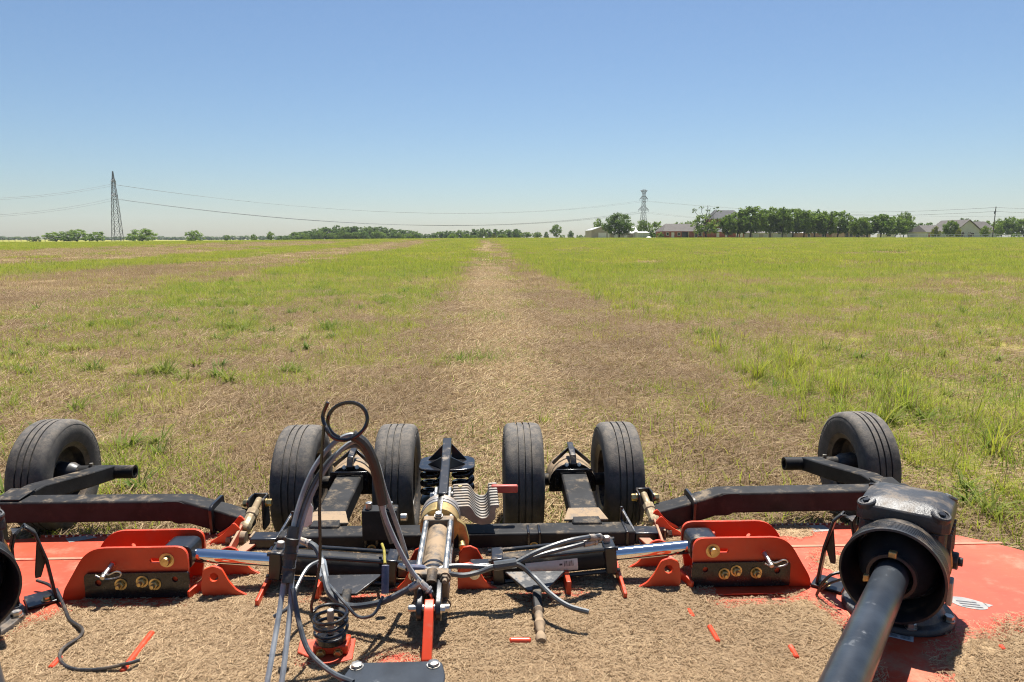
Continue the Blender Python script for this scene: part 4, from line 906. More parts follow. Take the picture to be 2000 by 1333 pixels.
def chaff():
    m, nt, b = newmat('matted_chaff')
    c = mix(nt, ramp(nt, noise(nt, 70, 10, .8), .32, .68), (.28, .187, .105), (.51, .372, .22))
    c = mix(nt, mul(nt, ramp(nt, noise(nt, 4, 7, .65), .50, .72), .55), c, (.31, .208, .12))
    c = mix(nt, mul(nt, ramp(nt, noise(nt, 210, 4, .8), .60, .72), .7), c, (.60, .465, .30))
    nt.links.new(c, b.inputs['Base Color']); b.inputs['Roughness'].default_value = .95; b.inputs['Specular IOR Level'].default_value = .15
    bp = N(nt, 'ShaderNodeBump'); bp.inputs['Strength'].default_value = .9; bp.inputs['Distance'].default_value = .006
    nt.links.new(noise(nt, 120, 8, .75), bp.inputs['Height']); nt.links.new(bp.outputs[0], b.inputs['Normal']); return m
CHAFF = chaff()
gx = np.arange(-1.9, 2.55, .0125); gy = np.arange(1.7, 3.46, .0125); PX, PY = np.meshgrid(gx, gy); HH = clip_h(PX, PY)
ii = np.arange(PX.size).reshape(PX.shape); q = np.stack([ii[:-1, :-1], ii[:-1, 1:], ii[1:, 1:], ii[1:, :-1]], -1).reshape(-1, 4)
q = q[(HH.ravel()[q] > -.004).any(1)]; usedv = np.unique(q); remap = np.zeros(PX.size, int); remap[usedv] = np.arange(len(usedv))
me = np_mesh('grass_clippings', np.stack([PX, PY, DZ + HH + .001], -1).reshape(-1, 3)[usedv], remap[q])
me.materials.append(CHAFF)
tag(link('grass_clippings', me), 'thick layer of dry grass clippings lying on the cutter deck', 'grass clippings', kind='stuff')
clp = [proto('c', [(blades(340, .11, .006, .020, .0014, 0, 1, lie=True, zmax=.002, flat=.10), 'clip')]) for _ in range(5)] + [proto('c', [(blades(50, .11, .02, .05, .0016, 0, 2, lie=True, zmax=.003, flat=.08), 'clip')])]
n = 3800; x = rng.uniform(-1.9, 2.5, n); y = rng.uniform(1.75, 3.45, n); h = clip_h(x, y); k = (h > .0015); x, y, h = x[k], y[k], h[k]
scatter('loose_clippings', clp, np.stack([x, y, DZ + h - .001], -1), rng.random(len(x)) * 6.28, rng.uniform(.75, 1.25, len(x)), rng.integers(0, 6, len(x)), np.clip(fbm(x, y, 3, 201) * 1.4 - .35 + rng.normal(0, .15, len(x)), 0, 1),
        'loose chopped straw strewn over the deck clippings', 'grass clippings')
# ================================================================== FAR THINGS: trees, houses, power line
def fx(u, D): return aty(u, 468, D).x
def px2m(px, D): return px * D / F
def foliage(name, dark, lite, trans=.3):
    m, nt, b = newmat(name); a = N(nt, 'ShaderNodeAttribute', attribute_name='bv')
    oi = N(nt, 'ShaderNodeObjectInfo')
    c = mix(nt, a.outputs['Fac'], dark, lite); c = mix(nt, mul(nt, oi.outputs['Random'], .35), c, tuple(q * .62 for q in lite))
    nt.links.new(c, b.inputs['Base Color']); b.inputs['Roughness'].default_value = .6; b.inputs['Specular IOR Level'].default_value = .2
    t = N(nt, 'ShaderNodeBsdfTranslucent'); nt.links.new(c, t.inputs['Color']); ms = N(nt, 'ShaderNodeMixShader'); ms.inputs[0].default_value = trans
    nt.links.new(b.outputs[0], ms.inputs[1]); nt.links.new(t.outputs[0], ms.inputs[2]); nt.links.new(ms.outputs[0], nt.nodes['Material Output'].inputs['Surface']); return m
M['leaf_dark'] = foliage('dark_foliage', (.052, .108, .020), (.155, .235, .042), .46)
M['leaf_mid'] = foliage('mid_foliage', (.070, .135, .018), (.215, .30, .042), .48)
M['leaf_lite'] = foliage('light_foliage', (.085, .165, .018), (.235, .33, .042), .45)
M['leaf_yell'] = foliage('yellow_green_foliage', (.11, .15, .014), (.27, .29, .03), .4)
M['leaf_red'] = foliage('dark_red_foliage', (.035, .022, .018), (.08, .045, .03))
def crown_mesh(name, n_clump, leaves, shape, z0, leaf, seed, m, gap=0., topbare=0.):
    """unit crown: leaf faces gathered in clumps through the volume"""
    r = np.random.default_rng(seed); C = []
    while len(C) < n_clump:
        p = r.uniform(-1, 1, 3); t = (p[2] + 1) / 2
        prof = {'round': math.sqrt(max(0, 1 - p[2] ** 2)), 'dome': math.sqrt(max(0, 1 - t ** 2.2)) * min(1, .55 + t * 2.2), 'oval': max(0, 1 - abs(p[2]) ** 2.4) ** .6, 'cone': (1 - t) ** .75 * min(1, .5 + 4 * t), 'wide': math.sqrt(max(0, 1 - t ** 3)) * min(1, .8 + t)}[shape]
        rr = math.hypot(p[0], p[1])
        lump = 1 + .22 * math.sin(3 * math.atan2(p[1], p[0]) + seed) * math.sin(4 * t + seed * 1.7)
        if rr > prof * lump * .93: continue
        if rr < prof * .35 and t < .75 and r.random() < .75: continue
        if r.random() < gap and math.sin(7 * p[0] + seed) * math.sin(6 * p[2] + seed * 2) > .1: continue
        C.append((p[0] * .47, p[1] * .47, z0 + (1 - z0) * (.07 + .87 * t)))
    C = np.array(C); n = len(C) * leaves
    cl = np.repeat(C, leaves, 0); sc_ = np.repeat(r.uniform(.75, 1.35, len(C)), leaves)
    d = r.normal(0, 1, (n, 3)); d /= np.linalg.norm(d, axis=1)[:, None]; rad = (r.random(n) ** .5)[:, None]
    hgt = (1 - z0)
    off = d * rad * np.array([.085, .085, .085 * max(.5, hgt)]) * sc_[:, None]; P = cl + off
    nrm = d + r.normal(0, .55, (n, 3)); nrm /= np.linalg.norm(nrm, axis=1)[:, None]
    t = np.cross(nrm, r.normal(0, 1, (n, 3))); t /= np.linalg.norm(t, axis=1)[:, None]; bq = np.cross(nrm, t)
    s = leaf * r.uniform(.55, 1.25, n)[:, None]
    V = np.stack([P - t * s, P - bq * s * .55, P + t * s, P + bq * s * .55], 1).reshape(-1, 3)
    me = np_mesh(name, V, np.arange(n * 4).reshape(-1, 4), False)
    bv = np.clip(np.repeat(r.uniform(0, 1, len(C)), leaves) * .6 + r.random(n) * .4, 0, 1); fattr(me, 'bv', np.repeat(bv, 4))
    me.materials.append(M[m]); return me
def trunk_mesh(name, z0, seed, r0=.030, limbs=5, reach=.26, topz=.8, m='bark'):
    r = random.Random(seed); mb = MB()
    fork = (0, 0, z0 * 1.05 + .05)
    mb.tube([(0, 0, -.03), (.01, 0, z0 * .5), fork], r0, 7, 3, r1=r0 * .75)
    for k in range(limbs):
        a = 2 * math.pi * (k + r.random() * .6) / limbs; q = r.uniform(.6, 1) * reach; h = z0 + (topz - z0) * r.uniform(.6, 1)
        mb.tube([fork, (q * .45 * math.cos(a), q * .45 * math.sin(a), fork[2] + (h - fork[2]) * .45), (q * math.cos(a), q * math.sin(a), h)], r0 * .6, 5, 3, r1=r0 * .15)
    return mb.mesh(name, m, 60)
KIND = {}
def kind(k, n_, specs, name):
    KIND[k] = [(crown_mesh('crown', *sp), trunk_mesh('trunk', sp[3], sp[5])) for sp in specs]; KIND[k + '#'] = name
kind('row', 3, [(130, 32, 'oval', .11, .038, 100 + i, 'leaf_mid') for i in range(4)], 'round_tree')
kind('big', 1, [(200, 36, 'dome', .12, .026, 131, 'leaf_dark')], 'shade_tree')
kind('wood', 3, [(90, 26, 'dome', .0, .042, 150 + i, 'leaf_dark' if i != 2 else 'leaf_mid') for i in range(4)], 'woodland_tree')
kind('lite', 2, [(84, 26, 'wide', .03, .040, 170 + i, 'leaf_lite', .15) for i in range(3)], 'bushy_tree')
kind('mid', 2, [(90, 26, 'oval', .06, .040, 180 + i, 'leaf_mid', .2) for i in range(3)], 'leafy_tree')
kind('yell', 1, [(70, 26, 'cone', .10, .042, 190 + i, 'leaf_yell') for i in range(2)], 'yellow_green_tree')
kind('red', 1, [(30, 20, 'oval', .06, .045, 195, 'leaf_red')], 'dark_shrub')
kind('bush', 1, [(50, 24, 'wide', .0, .055, 198, 'leaf_mid'), (50, 24, 'wide', .0, .055, 199, 'leaf_lite')], 'bush')
kind('bare', 1, [(84, 24, 'dome', .12, .032, 205, 'leaf_mid', .6)], 'sparse_tree')
def tree(u, D, wpx, topv, k, label, group=None, var=None, basev=None):
    x = fx(u, D); z = gzf(x, D) - .1; top = aty(u, topv, D).z; wd = px2m(wpx, D)
    sp = KIND[k]; cm, tm = sp[(var if var is not None else random.randrange(len(sp))) % len(sp)]
    o = root(KIND[k + '#'], (x, D, z), label, 'shrub' if k in ('red', 'bush') else 'tree', group)
    o.scale = (wd, wd, max(1.2, top - z)); o.rotation_euler = (0, 0, random.uniform(0, 6.28))
    for nm, me in (('trunk', tm), ('crown', cm)):
        c = bpy.data.objects.new(nm, me); COL.objects.link(c); c.parent = o
    return o
# left: hedge trees round the lattice tower
G1 = 'trees and bushes round the left lattice tower'
tree(68, 330, 26, 461, 'bush', 'low dark bush at the far left end of the hedge trees', G1, 0)
tree(110, 330, 50, 452, 'lite', 'yellow-green hedge tree, leftmost of three joined left of the tower', G1, 0)
tree(150, 335, 62, 447, 'lite', 'widest yellow-green hedge tree, middle of three left of the tower', G1, 1)
tree(190, 330, 36, 451, 'lite', 'yellow-green hedge tree standing just left of the lattice tower', G1, 2)
tree(278, 325, 62, 445, 'lite', 'broad yellow-green tree standing just right of the lattice tower', G1, 0)
tree(380, 320, 38, 449, 'lite', 'lone rounded green tree between the tower and the wood', G1, 1)
tree(444, 420, 13, 459, 'bush', 'tiny green bush before the hazy far tree line', G1, 1)
tree(495, 330, 15, 457, 'bush', 'small upright green bush left of the wood', G1, 1)
tree(529, 330, 17, 452, 'mid', 'small tree with leafy top right before the wood begins', G1, 0)
# hazy tree line far behind
for i, u in enumerate(range(-20, 560, 14)):
    if u > 395 or u < 60 or 200 < u < 420: tree(u + random.uniform(-3, 3), 950, random.uniform(18, 26), 463 - random.uniform(0, 2.5) - (1.5 if u > 430 else 0), 'wood', 'low tree in the far tree line on the left horizon', 'far tree line on the left horizon')
env = [(552, 461), (580, 452), (620, 443), (660, 440), (700, 441), (722, 439), (760, 443), (790, 448), (830, 454), (860, 451), (900, 449), (930, 447), (955, 445), (975, 447), (990, 445), (1006, 447)]
def envv(u): return float(np.interp(u, [a for a, _ in env], [b_ for _, b_ in env]))
for i, u in enumerate(np.arange(556, 828, 11.5)):
    tree(u + random.uniform(-3, 3), 450 + random.uniform(-12, 40), random.uniform(28, 40), envv(u) + random.uniform(-1, 3), 'wood', 'dark green tree in the dense wood left of the swath', 'trees of the dense wood', i % 4)
for i, u in enumerate(np.arange(562, 830, 17)):
    tree(u + random.uniform(-4, 4), 415 + random.uniform(-10, 10), random.uniform(20, 28), envv(u) * .45 + 462 * .55 + random.uniform(-2, 2), 'mid' if i % 3 else 'wood', 'shorter tree at the front edge of the dense wood', 'front edge of the dense wood', i)
for i, u in enumerate(np.arange(834, 1012, 11)):
    tree(u + random.uniform(-3, 3), 440 + random.uniform(-10, 30), random.uniform(17, 26), envv(u) + random.uniform(-1.5, 3), 'wood', 'dark tree in the thin tree line where the swath ends', 'tree line at the end of the swath', i % 4)
for u, wpx, tv, k, lb in ((598, 14, 459, 'bush', 'small green bush at the left foot of the wood'), (788, 8, 460, 'mid', 'thin little tree before the right end of the wood'), (806, 9, 459, 'mid', 'second thin little tree before the right end of the wood'),
                          (885, 24, 456, 'lite', 'light green tree low before the thin tree line'), (912, 14, 455, 'lite', 'small light green tree left of the swath end'), (925, 18, 459, 'bush', 'low green bush right beside the swath end'),
                          (964, 11, 455, 'yell', 'yellow-green sapling right of the swath end'), (980, 22, 457, 'mid', 'rounded green tree right of the yellow-green sapling')):
    tree(u, 300, wpx, tv, k, lb, 'small trees and bushes along the field end')
for u, wpx, tv, k, D, lb in ((1008, 20, 446, 'wood', 400, 'dark tree left of the low rounded clump'), (1028, 26, 453, 'mid', 380, 'low rounded tree right of the swath end'), (1048, 22, 453, 'mid', 380, 'second low rounded tree right of the swath end'),
                             (1067, 12, 452, 'wood', 380, 'narrow dark tree beside the tall round tree'), (1086, 26, 438, 'mid', 400, 'tall round tree alone between the swath and the barn'), (1098, 14, 458, 'bush', 390, 'low bush at the foot of the tall round tree'),
                             (1115, 15, 450, 'wood', 400, 'small dark cone-topped tree left of the barn'), (1132, 16, 458, 'bush', 380, 'low bush between the dark small tree and the barn'), (1148, 16, 455, 'lite', 300, 'light green bush at the left end of the barn')):
    tree(u, D, wpx, tv, k, lb, 'trees between the swath and the barn')
tree(1168, 300, 26, 425, 'lite', 'yellowish tree rising behind the barn gable', 'trees behind the barn')
tree(1210, 232, 66, 414, 'big', 'big dark dome-shaped shade tree in front of the barn')
tree(1255, 300, 30, 428, 'mid', 'bright green tree at the foot of the right lattice tower', 'trees behind the barn')
tree(1279, 300, 38, 430, 'lite', 'wide light green tree between the barn and the brick house', 'trees behind the barn', 2)
tree(1289, 262, 17, 453, 'bush', 'bright green bush at the left end of the brick house', None, 1)
for u, wpx, tv in ((1303, 26, 437), (1325, 34, 433), (1345, 30, 431)): tree(u, 330, wpx, tv, 'mid', 'green tree top showing over the brick house roof', 'trees behind the brick house')
# the sparse tree with bare upper limbs
sp_ = tree(1378, 240, 66, 415, 'bare', 'sparse tall tree with bare upper limbs beside the brick house')
mb = MB(); rr_ = random.Random(5)
for (a0, a1, tz) in ((-.02, -.16, 1.20), (.04, .12, 1.16), (.08, .34, 1.22), (-.1, -.36, 1.12), (.0, .03, 1.26)):
    mb.tube([(0, 0, .35), (a0, .02, .75), (a1 * .8, .03, (tz + .75) / 2), (a1, .02, tz)], .014, 5, 4, r1=.003)
    for _ in range(4):
        t = rr_.uniform(.5, .95); q_ = Vector((a1 * t, .03, .75 + (tz - .75) * t)); mb.tube([q_, q_ + Vector((rr_.uniform(-.09, .09), rr_.uniform(-.05, .05), rr_.uniform(.02, .1)))], .004, 4, 1, smooth=False, r1=.0015)
o = bpy.data.objects.new('bare_limbs', mb.mesh('bare_limbs', 'bark', 60)); COL.objects.link(o); o.parent = sp_; sp_.rotation_euler = (0, 0, 0)
for a1, tz, ww in ((-.15, 1.20, .16), (.30, 1.18, .2), (-.36, 1.06, .22), (.38, 1.04, .18), (.05, 1.08, .15)):
    o = bpy.data.objects.new('leaf_spray', crown_mesh('leaf_spray', 10, 16, 'round', .0, .10, int(tz * 100), 'leaf_mid')); COL.objects.link(o); o.parent = sp_; o.scale = (ww, ww, ww * .8); o.location = (a1, .02, tz - ww * .45)
# front row of round trees
ordn = ['first', 'second', 'third', 'fourth', 'fifth', 'sixth', 'seventh', 'eighth', 'ninth', 'tenth', 'eleventh']
row = [(1421, 32, 419), (1440, 42, 412), (1466, 56, 400), (1503, 52, 401), (1527, 38, 404), (1548, 44, 405), (1570, 38, 408), (1590, 46, 406), (1612, 40, 412), (1636, 46, 410)]
for i, (u, wpx, tv) in enumerate(row):
    tree(u, 238 + (i % 2) * 5, wpx * 1.22, tv, 'row', 'round-crowned tree, %s from the brick house in the joined front row' % ordn[i], 'joined row of round trees in front of the houses', i)
for i, (u, wpx, tv, D, k) in enumerate(((1676, 36, 424, 236, 'row'), (1693, 44, 422, 242, 'row'), (1720, 48, 416, 238, 'row'), (1748, 46, 420, 244, 'row'), (1764, 34, 413, 275, 'mid'))):
    tree(u, D, wpx * 1.15, tv, k, ['round tree at the left end of the clump before the stone house', 'round tree second in the clump before the stone house', 'tallest front tree of the clump right of the stone house', 'round tree at the right end of the clump near the white fence', 'tall thin-topped tree rising behind the clump right of the stone house'][i], 'clump of trees before the stone house', i)
for i, (u, wpx, tv) in enumerate(((1432, 40, 432), (1480, 50, 425), (1530, 50, 425), (1660, 30, 437), (1788, 44, 433), (1812, 42, 434), (1835, 36, 434), (1855, 34, 428), (1880, 34, 424), (1903, 34, 429), (1930, 34, 429))):
    tree(u, 330, wpx, tv, 'wood' if i > 3 else 'mid', 'dark tree in the belt behind the houses', 'belt of trees behind the houses', i)
for i, (u, wpx, tv) in enumerate(((1955, 38, 425), (1975, 42, 423), (1998, 44, 425), (2022, 40, 426))):
    tree(u, 285, wpx, tv, 'mid', 'dense green tree in the clump at the right edge behind the pole', 'dense clump at the right edge', i)
tree(1826, 236, 26, 436, 'yell', 'taller bright yellow-green tree before the small pale house', 'yellow-green trees by the pale houses', 0)
tree(1871, 236, 16, 442, 'yell', 'shorter narrow yellow-green tree left of the grey gabled house', 'yellow-green trees by the pale houses', 1)
tree(1855, 240, 32, 430, 'row', 'dark round tree between the two yellow-green trees')
tree(1880, 236, 9, 452, 'red', 'dark red shrub just right of the narrow yellow-green tree', 'dark red shrubs'); tree(1894, 236, 10, 452, 'red', 'dark red shrub in the middle of the grey gable wall', 'dark red shrubs')
tree(1924, 238, 22, 440, 'mid', 'small tree before the grey house left of the pole'); tree(1949, 238, 20, 438, 'mid', 'small tree just right of the utility pole')
for u, D, lb in ((1978, 236, 'small pale shrub right of the utility pole'), (1990, 236, 'small pale shrub by the right edge')): tree(u, D, 9, 456, 'bush', lb, 'pale shrubs at the right edge', 1)

# ---- houses
M['brick'] = mat('red_brick_far', (.30, .088, .052), .85, 0, .25, 1.2); M['roof'] = mat('grey_brown_shingle', (.085, .074, .066), .9, 0, .18, .8)
M['roof_d'] = mat('dark_shingle', (.055, .055, .058), .9, 0, .18, .8); M['tan'] = mat('tan_metal_siding', (.33, .295, .25), .7, 0, .1, .5)
M['whitep'] = mat('white_paint', (.62, .62, .60), .6, 0, .08, 1); M['greyw'] = mat('pale_grey_siding', (.42, .44, .42), .7, 0, .1, .6)
M['stone'] = mat('tan_stone', (.33, .26, .19), .85, 0, .3, 1.5); M['glass_and_shade'] = mat('dark_glass_and_shade', (.03, .035, .04), .08, 0, .1, 1); M['wroof'] = mat('white_metal_roof', (.40, .40, .385), .5, 0, .08, .5)
def building(name, u0, u1, D, depth, eave, ridge, wall, roof, label, axis='x', hip=0., over=.4, group=None):
    """walls between columns u0 and u1 at distance D; ridge along x or y; returns frame helpers"""
    x0, x1 = fx(u0, D), fx(u1, D); zb = gzf((x0 + x1) / 2, D) - .3; ze = aty(u0, eave, D).z; zr = aty(u0, ridge, D + depth / 2 if axis == 'x' else D).z
    o = root(name, ((x0 + x1) / 2, D, zb), label, 'building', group)
    y0, y1 = D, D + depth; xm, ym = (x0 + x1) / 2, (y0 + y1) / 2
    if axis == 'x':
        MB().box(x0, x1, y0, y1, zb, ze).build('wall', wall, o)
        r = MB(); hx = hip * (x1 - x0); e = over
        r._add([(x0 - e, y0 - e, ze), (x1 + e, y0 - e, ze), (x1 + e, y1 + e, ze), (x0 - e, y1 + e, ze), (x0 - e + hx, ym, zr), (x1 + e - hx, ym, zr)], [(0, 1, 5, 4), (2, 3, 4, 5), (1, 2, 5), (3, 0, 4), (3, 2, 1, 0)])
        rf = r.build('roof', roof, o)
    else:
        MB().prism([(x0, y0, zb), (x1, y0, zb), (x1, y0, ze), (xm, y0, zr), (x0, y0, ze)], (0, depth, 0)).build('wall', wall, o)
        r = MB(); e = over; k = (zr - ze) / ((x1 - x0) / 2)
        for sg, xe in ((-1, x0), (1, x1)):
            pass
        r.prism([(x0 - e, y0 - e, ze - k * e + .02), (xm, y0 - e, zr + .02), (x1 + e, y0 - e, ze - k * e + .02), (x1 + e, y0 - e, ze - k * e + .25), (xm, y0 - e, zr + .28), (x0 - e, y0 - e, ze - k * e + .25)], (0, depth + 2 * e, 0))
        rf = r.build('roof', roof, o)
    return o, rf, zb, ze
def opening(o, name, u0, u1, v0, v1, D, m='glass_and_shade', frame='whitep', depth=.08):
    a, b_ = aty(u0, v0, D), aty(u1, v1, D); yq = D - .02
    f = MB(); f.box(a.x - .12, b_.x + .12, yq - .06, yq, b_.z - .1, a.z + .12); p = f.build(name, frame, o)
    g = MB(); g.box(a.x, b_.x, yq - .075, yq - .05, b_.z, a.z); g.build('pane_or_shade' if m == 'glass_and_shade' else 'leaf_panel', m, p); return p
o, rf, zb, ze = building('barn', 1155, 1193, 262, 16, 451, 444.5, 'tan', 'wroof', 'tan metal barn with a white roller door behind the shade tree', 'y', over=.2)
opening(o, 'roller_door', 1168.5, 1184, 455, 467, 262, 'whitep', 'tan'); opening(o, 'side_door', 1187, 1190, 456, 467, 262, 'whitep', 'tan')
o, rf, zb, ze = building('shed', 1194, 1246, 266, 12, 456, 444, 'tan', 'wroof', 'long tan shed with pale roof behind the shade tree trunk', 'x', over=.3)
for u in (1200, 1219, 1236): opening(o, 'shed_door', u, u + 6, 457, 467, 266, 'whitep', 'tan')
o, rf, zb, ze = building('lean_to', 1247, 1267, 258, 8, 455, 452.5, 'greyw', 'wroof', 'small grey lean-to with white roof at the right end of the shed', 'x', over=.25)
opening(o, 'door', 1250, 1254, 456.5, 467, 258, 'greyw', 'whitep')
tag(link('white_mound', MB().lathe([(0, .9), (.5, .8), (1.0, .4), (1.3, 0), (0, 0)], (fx(1267, 250), 250, gzf(fx(1267, 250), 250) - .1), (0, 0, 1), 14).mesh('white_mound', 'whitep', 60)), 'small white tarpaulin-covered mound right of the lean-to', 'mound')
o, rf, zb, ze = building('brick_house', 1297.5, 1392, 262, 13, 452.2, 437.5, 'brick', 'roof', 'low red brick house with grey-brown hipped roof and porch posts', 'x', hip=.14, over=.6)
opening(o, 'door', 1312, 1316, 455, 466, 262, 'whitep', 'whitep'); opening(o, 'window', 1302, 1306, 455, 460, 262); opening(o, 'window', 1324, 1328, 455, 460, 262)
opening(o, 'garage_opening', 1332, 1343.5, 453.5, 467, 262, 'glass_and_shade', 'brick'); opening(o, 'window', 1357, 1361, 455, 464, 262); opening(o, 'window', 1365, 1370, 454, 461, 262)  # garage opening is a dark flush panel, colour standing in for its inner shade
for u in (1344.5, 1356, 1372): a_ = aty(u, 460, 261); MB().box(a_.x - .16, a_.x + .16, 260.6, 260.95, zb, ze).build('porch_post', 'stone', o)
o, rf, zb, ze = building('two_storey_house', 1395, 1452, 292, 14, 428, 411, 'brick', 'roof_d', 'two-storey house with dark gabled roof rising behind the trees', 'x', hip=.2, over=.5)
for u in (1402, 1412, 1424): opening(o, 'window', u, u + 5, 434, 442, 292)
o, rf, zb, ze = building('brick_annex', 1392, 1452, 272, 10, 453, 446, 'brick', 'roof_d', 'red brick annex with pale windows behind the first round trees', 'x', over=.4)
for u in (1400, 1417, 1438, 1446): opening(o, 'window', u, u + 4, 455, 463, 272, 'whitep')
o, rf, zb, ze = building('grey_garage', 1454, 1558, 275, 10, 455.5, 451, 'greyw', 'roof', 'long low grey garage seen between the round tree trunks', 'x', over=.4)
for u in (1462, 1482, 1500, 1528): opening(o, 'garage_door', u, u + 9, 457, 466, 275, 'tan', 'whitep')
o, rf, zb, ze = building('tan_brick_house', 1560, 1648, 270, 12, 455.5, 446, mat('tan_pink_brick', (.34, .22, .16), .85, 0, .2, 1), 'wroof', 'tan brick house with white roof behind the last round trees', 'x', hip=.1, over=.5)
for u in (1578, 1606): opening(o, 'window', u, u + 4, 457, 463, 270)
o, rf, zb, ze = building('stone_house', 1648, 1668, 258, 9, 454, 447, 'stone', 'roof', 'tan stone house with arched front behind the clump of trees', 'y', over=.3)
opening(o, 'arched_doorway', 1651, 1656, 455, 466, 258, 'glass_and_shade', 'stone'); opening(o, 'window', 1660, 1665, 455, 463, 258)
o, rf, zb, ze = building('stone_wing', 1668, 1700, 262, 9, 455, 448, 'stone', 'roof', 'long stone wing right of the arched stone house', 'x', over=.3)
for u in (1672, 1681, 1691): opening(o, 'window', u, u + 4, 456.5, 463, 262)
o, rf, zb, ze = building('white_trailer', 1724, 1746, 252, 4, 457.5, 456.5, 'whitep', 'whitep', 'low white trailer parked among the tree trunks left of the fence', 'x', over=.1)
opening(o, 'window', 1732, 1740, 458.5, 462, 252)
o, rf, zb, ze = building('small_pale_house', 1809, 1849, 262, 12, 453.5, 440.5, 'greyw', 'roof', 'small pale house with brown roof behind the taller yellow-green tree', 'x', hip=.12, over=.5)
opening(o, 'window', 1846, 1852, 456, 460, 261.9); opening(o, 'door', 1813, 1816, 456, 466, 262, 'brick', 'whitep')
o, rf, zb, ze = building('grey_gabled_house', 1866, 1914, 262, 16, 451, 430.5, 'greyw', 'roof', 'large pale grey gabled house left of the utility pole', 'y', over=.5)
opening(o, 'window', 1878, 1883, 455, 461, 262); opening(o, 'window', 1897, 1902, 455, 461, 262)
o, rf, zb, ze = building('house_wing', 1912, 1946, 268, 12, 452, 433, 'greyw', 'roof', 'roofed wing of the grey house running behind the utility pole', 'x', hip=.2, over=.5)
opening(o, 'window', 1918, 1923, 455, 461, 268)
# ---- white rail fence and the wire fence at far left
D = 229; x0, x1 = fx(1741, D), fx(2040, D); wf = root('white_rail_fence', ((x0 + x1) / 2, D, gzf(x0, D)), 'long white rail fence in front of the pale houses', 'fence')
for zz in (1.25, .75): MB().bar((x0, D, gzf(x0, D) + zz), (x1, D, gzf(x1, D) + zz), .08, .12 if zz > 1 else .06).build('rail', 'whitep', wf)
k = 0; xq = x0
while xq < x1:
    MB().box(xq - .06, xq + .06, D + .05, D + .17, gzf(xq, D) - .2, gzf(xq, D) + 1.32).build('post', 'whitep', wf); xq += 3.0
D = 300; x0, x1 = fx(-30, D), fx(88, D); wf = root('wire_fence', ((x0 + x1) / 2, D, gzf(x0, D)), 'wire fence with dark posts at the far left field edge', 'fence')
for i in range(11):
    xq = x0 + (x1 - x0) * i / 10; MB().cyl((xq, D, gzf(xq, D) - .2), (xq, D, gzf(xq, D) + (2.0 if i % 4 == 0 else 1.5)), .09, n=7).build('post', 'wood', wf)
for zz in (.5, .95, 1.4): MB().bar((x0, D, gzf(x0, D) + zz), (x1, D, gzf(x1, D) + zz), .02, .02).build('wire', 'wire', wf)
# ---- utility pole with its two wires
D = 226; xp = fx(1938, D); zb = gzf(xp, D); zt = aty(1938, 404, D).z
up_ = root('utility_pole', (xp, D, zb), 'dark wooden utility pole beside the grey house', 'utility pole')
MB().tube([(xp, D, zb - .3), (xp + .12, D, (zb + zt) / 2), (xp + .25, D, zt)], .17, 10, 3, r1=.12).build('pole', 'wood', up_)
for zz in (.25, 1.5): MB().cyl((xp + .25, D, zt - zz), (xp + .25, D - .35, zt - zz), .07, n=8).build('insulator', 'galv', up_)
MB().cyl((xp + .25, D + .3, zt - 2.3), (xp + .25, D + .3, zt - 1.4), .22, n=12).build('transformer', 'galv', up_)
def wire(p, q, sag, r, label, group, k=20):
    p, q = Vector(p), Vector(q); pts = [p.lerp(q, i / k) - Vector((0, 0, sag * 4 * (i / k) * (1 - i / k))) for i in range(k + 1)]
    return tag(link('overhead_wire', MB().tube(pts, r, 5, smooth=False).mesh('overhead_wire', 'wire', 80)), label, 'wire', group)
for zz, nm in ((.25, 'upper'), (1.5, 'lower')):
    t_ = Vector((xp + .25, D - .35, zt - zz))
    wire(t_, (fx(1640, 300), 300, aty(1640, 413, 300).z - zz * 1.2), .5, .05, '%s wire running left from the utility pole over the trees' % nm, 'utility pole wires')
    wire(t_, (fx(2060, 215), 215, aty(2060, 405, 215).z - zz), .25, .05, '%s wire running right from the utility pole out of view' % nm, 'utility pole wires')
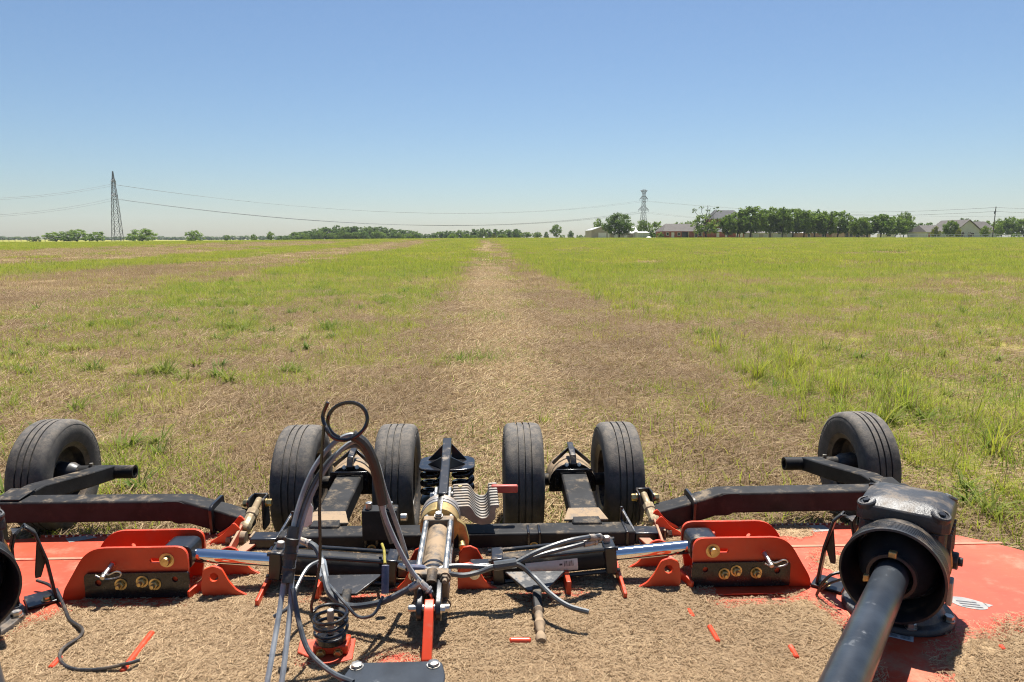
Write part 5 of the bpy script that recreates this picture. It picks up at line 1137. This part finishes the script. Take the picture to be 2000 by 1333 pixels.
# ---- lattice towers
def tower(u, D, topv, yawd, label, widths, arms):
    x = fx(u, D); zb = gzf(x, D) - 1.0; H_ = aty(u, topv, D).z - zb
    o = root('lattice_tower', (x, D, zb), label, 'pylon', 'lattice towers of the power line'); o.rotation_euler = (0, 0, R(yawd))
    def lb(mb, name):
        ob = mb.build(name, 'galv'); ob.parent = o; return ob
    def wd(t): return np.interp(t, [a for a, _ in widths], [b_ for _, b_ in widths])
    tt = [0, .16, .30, .42, .52, .61, .69, .76, .82, .87, .92, .96, 1.0]
    C = lambda t, i: Vector(((-1, 1, 1, -1)[i] * wd(t) / 2, (-1, -1, 1, 1)[i] * wd(t) / 2, t * H_))
    for i in range(4): lb(MB().tube([C(t, i) for t in tt], .16, 4, smooth=False, r1=.11), 'corner_leg')
    for a, b_ in zip(tt, tt[1:]):
        m_ = MB()
        for i in range(4):
            j = (i + 1) % 4
            m_.tube([C(a, i), C(b_, j)], .075, 4, smooth=False); m_.tube([C(a, j), C(b_, i)], .075, 4, smooth=False); m_.tube([C(b_, i), C(b_, j)], .07, 4, smooth=False)
        lb(m_, 'cross_bracing')['kind'] = 'stuff'
    for t, half, dn in arms:
        for sg in (-1, 1):
            m_ = MB(); tip = Vector((sg * half, 0, t * H_)); w2 = wd(t) / 2
            for yy in (-1, 1):
                m_.tube([Vector((sg * w2, yy * w2, t * H_)), tip], .17, 4, smooth=False); m_.tube([Vector((sg * w2, yy * w2 * .8, t * H_ + dn)), tip], .15, 4, smooth=False)
                for f_ in (.3, .6):
                    m_.tube([Vector((sg * w2, yy * w2, t * H_)).lerp(tip, f_), Vector((sg * w2, yy * w2 * .8, t * H_ + dn)).lerp(tip, f_ - .2)], .06, 4, smooth=False)
            ca = lb(m_, 'cross_arm'); ca['kind'] = 'stuff'
            if dn > 0:
                im = MB().lathe([(0, 0), (.10, .1), (.10, 1.4), (0, 1.5)], tip - Vector((0, 0, 1.7)), (0, 0, 1), 6).build('insulator_string', 'galv'); im.parent = o
    def tip(t, half): return o_m @ Vector((half, 0, t * H_ - 1.6))
    o_m = Matrix.Translation((x, D, zb)) @ Matrix.Rotation(R(yawd), 4, 'Z')
    return tip
W_ = [(0, 4.6), (.45, 3.1), (.7, 2.1), (1.0, .35)]
tL = tower(230, 400, 335, 96, 'tall pointed lattice tower among the hedge trees on the left', W_, [(.66, 4.2, 1.6), (.86, 3.2, 1.2)])
tR = tower(1255.5, 590, 371, 18, 'lattice tower with wide cross arms rising behind the barn', [(0, 7.5), (.4, 3.8), (.58, 2.5), (.97, 2.0), (1.0, 2.0)], [(.60, 4.9, 3.0), (.82, 3.7, 2.4), (.985, 3.2, -2.0)])
GW = 'power line conductors'
for t, hl, tr_, hr, nm in ((.86, 3.2, .82, 3.7, 'upper'), (.66, 4.2, .60, 4.9, 'lower')):
    for sg, nm2 in ((-1, 'near'), (1, 'far')):
        a_, b_ = tL(t, sg * hl), tR(tr_, sg * hr)
        for off in ((0, .25) if nm == 'lower' else (0,)):
            wire(a_ + Vector((0, 0, off)), b_ + Vector((0, 0, off)), 12.5, .055, '%s %s of the sagging wires strung between the two lattice towers' % (nm2, nm), GW, 40)
        wire(a_, aty(-120, 390 + (0 if nm == 'upper' else 35) + sg * 2, 330), 2.5, .055, '%s %s wire running left out of view from the pointed tower' % (nm2, nm), GW)
        wire(b_, aty(2080 if nm == 'upper' else 1760, 421 if nm == 'upper' else 430, 560 + sg * 6), 5.0, .055, '%s %s wire running right from the tower behind the barn' % (nm2, nm), GW)

HAZE = .00013
# ---- the air: thin even haze
hz = MB().box(-1400, 1400, -80, 1400, -1.2, 46).mesh('haze', 'wire')
hm = bpy.data.materials.new('thin_haze'); hm.use_nodes = True; nt = hm.node_tree; nt.nodes.clear()
ou = nt.nodes.new('ShaderNodeOutputMaterial'); pv = nt.nodes.new('ShaderNodeVolumePrincipled'); pv.inputs['Color'].default_value = (.80, .88, .97, 1); pv.inputs['Density'].default_value = HAZE; pv.inputs['Anisotropy'].default_value = .2
nt.links.new(pv.outputs[0], ou.inputs['Volume']); hz.materials.clear(); hz.materials.append(hm)
if HAZE: tag(link('haze', hz), 'thin pale haze over the field', 'haze', kind='stuff')
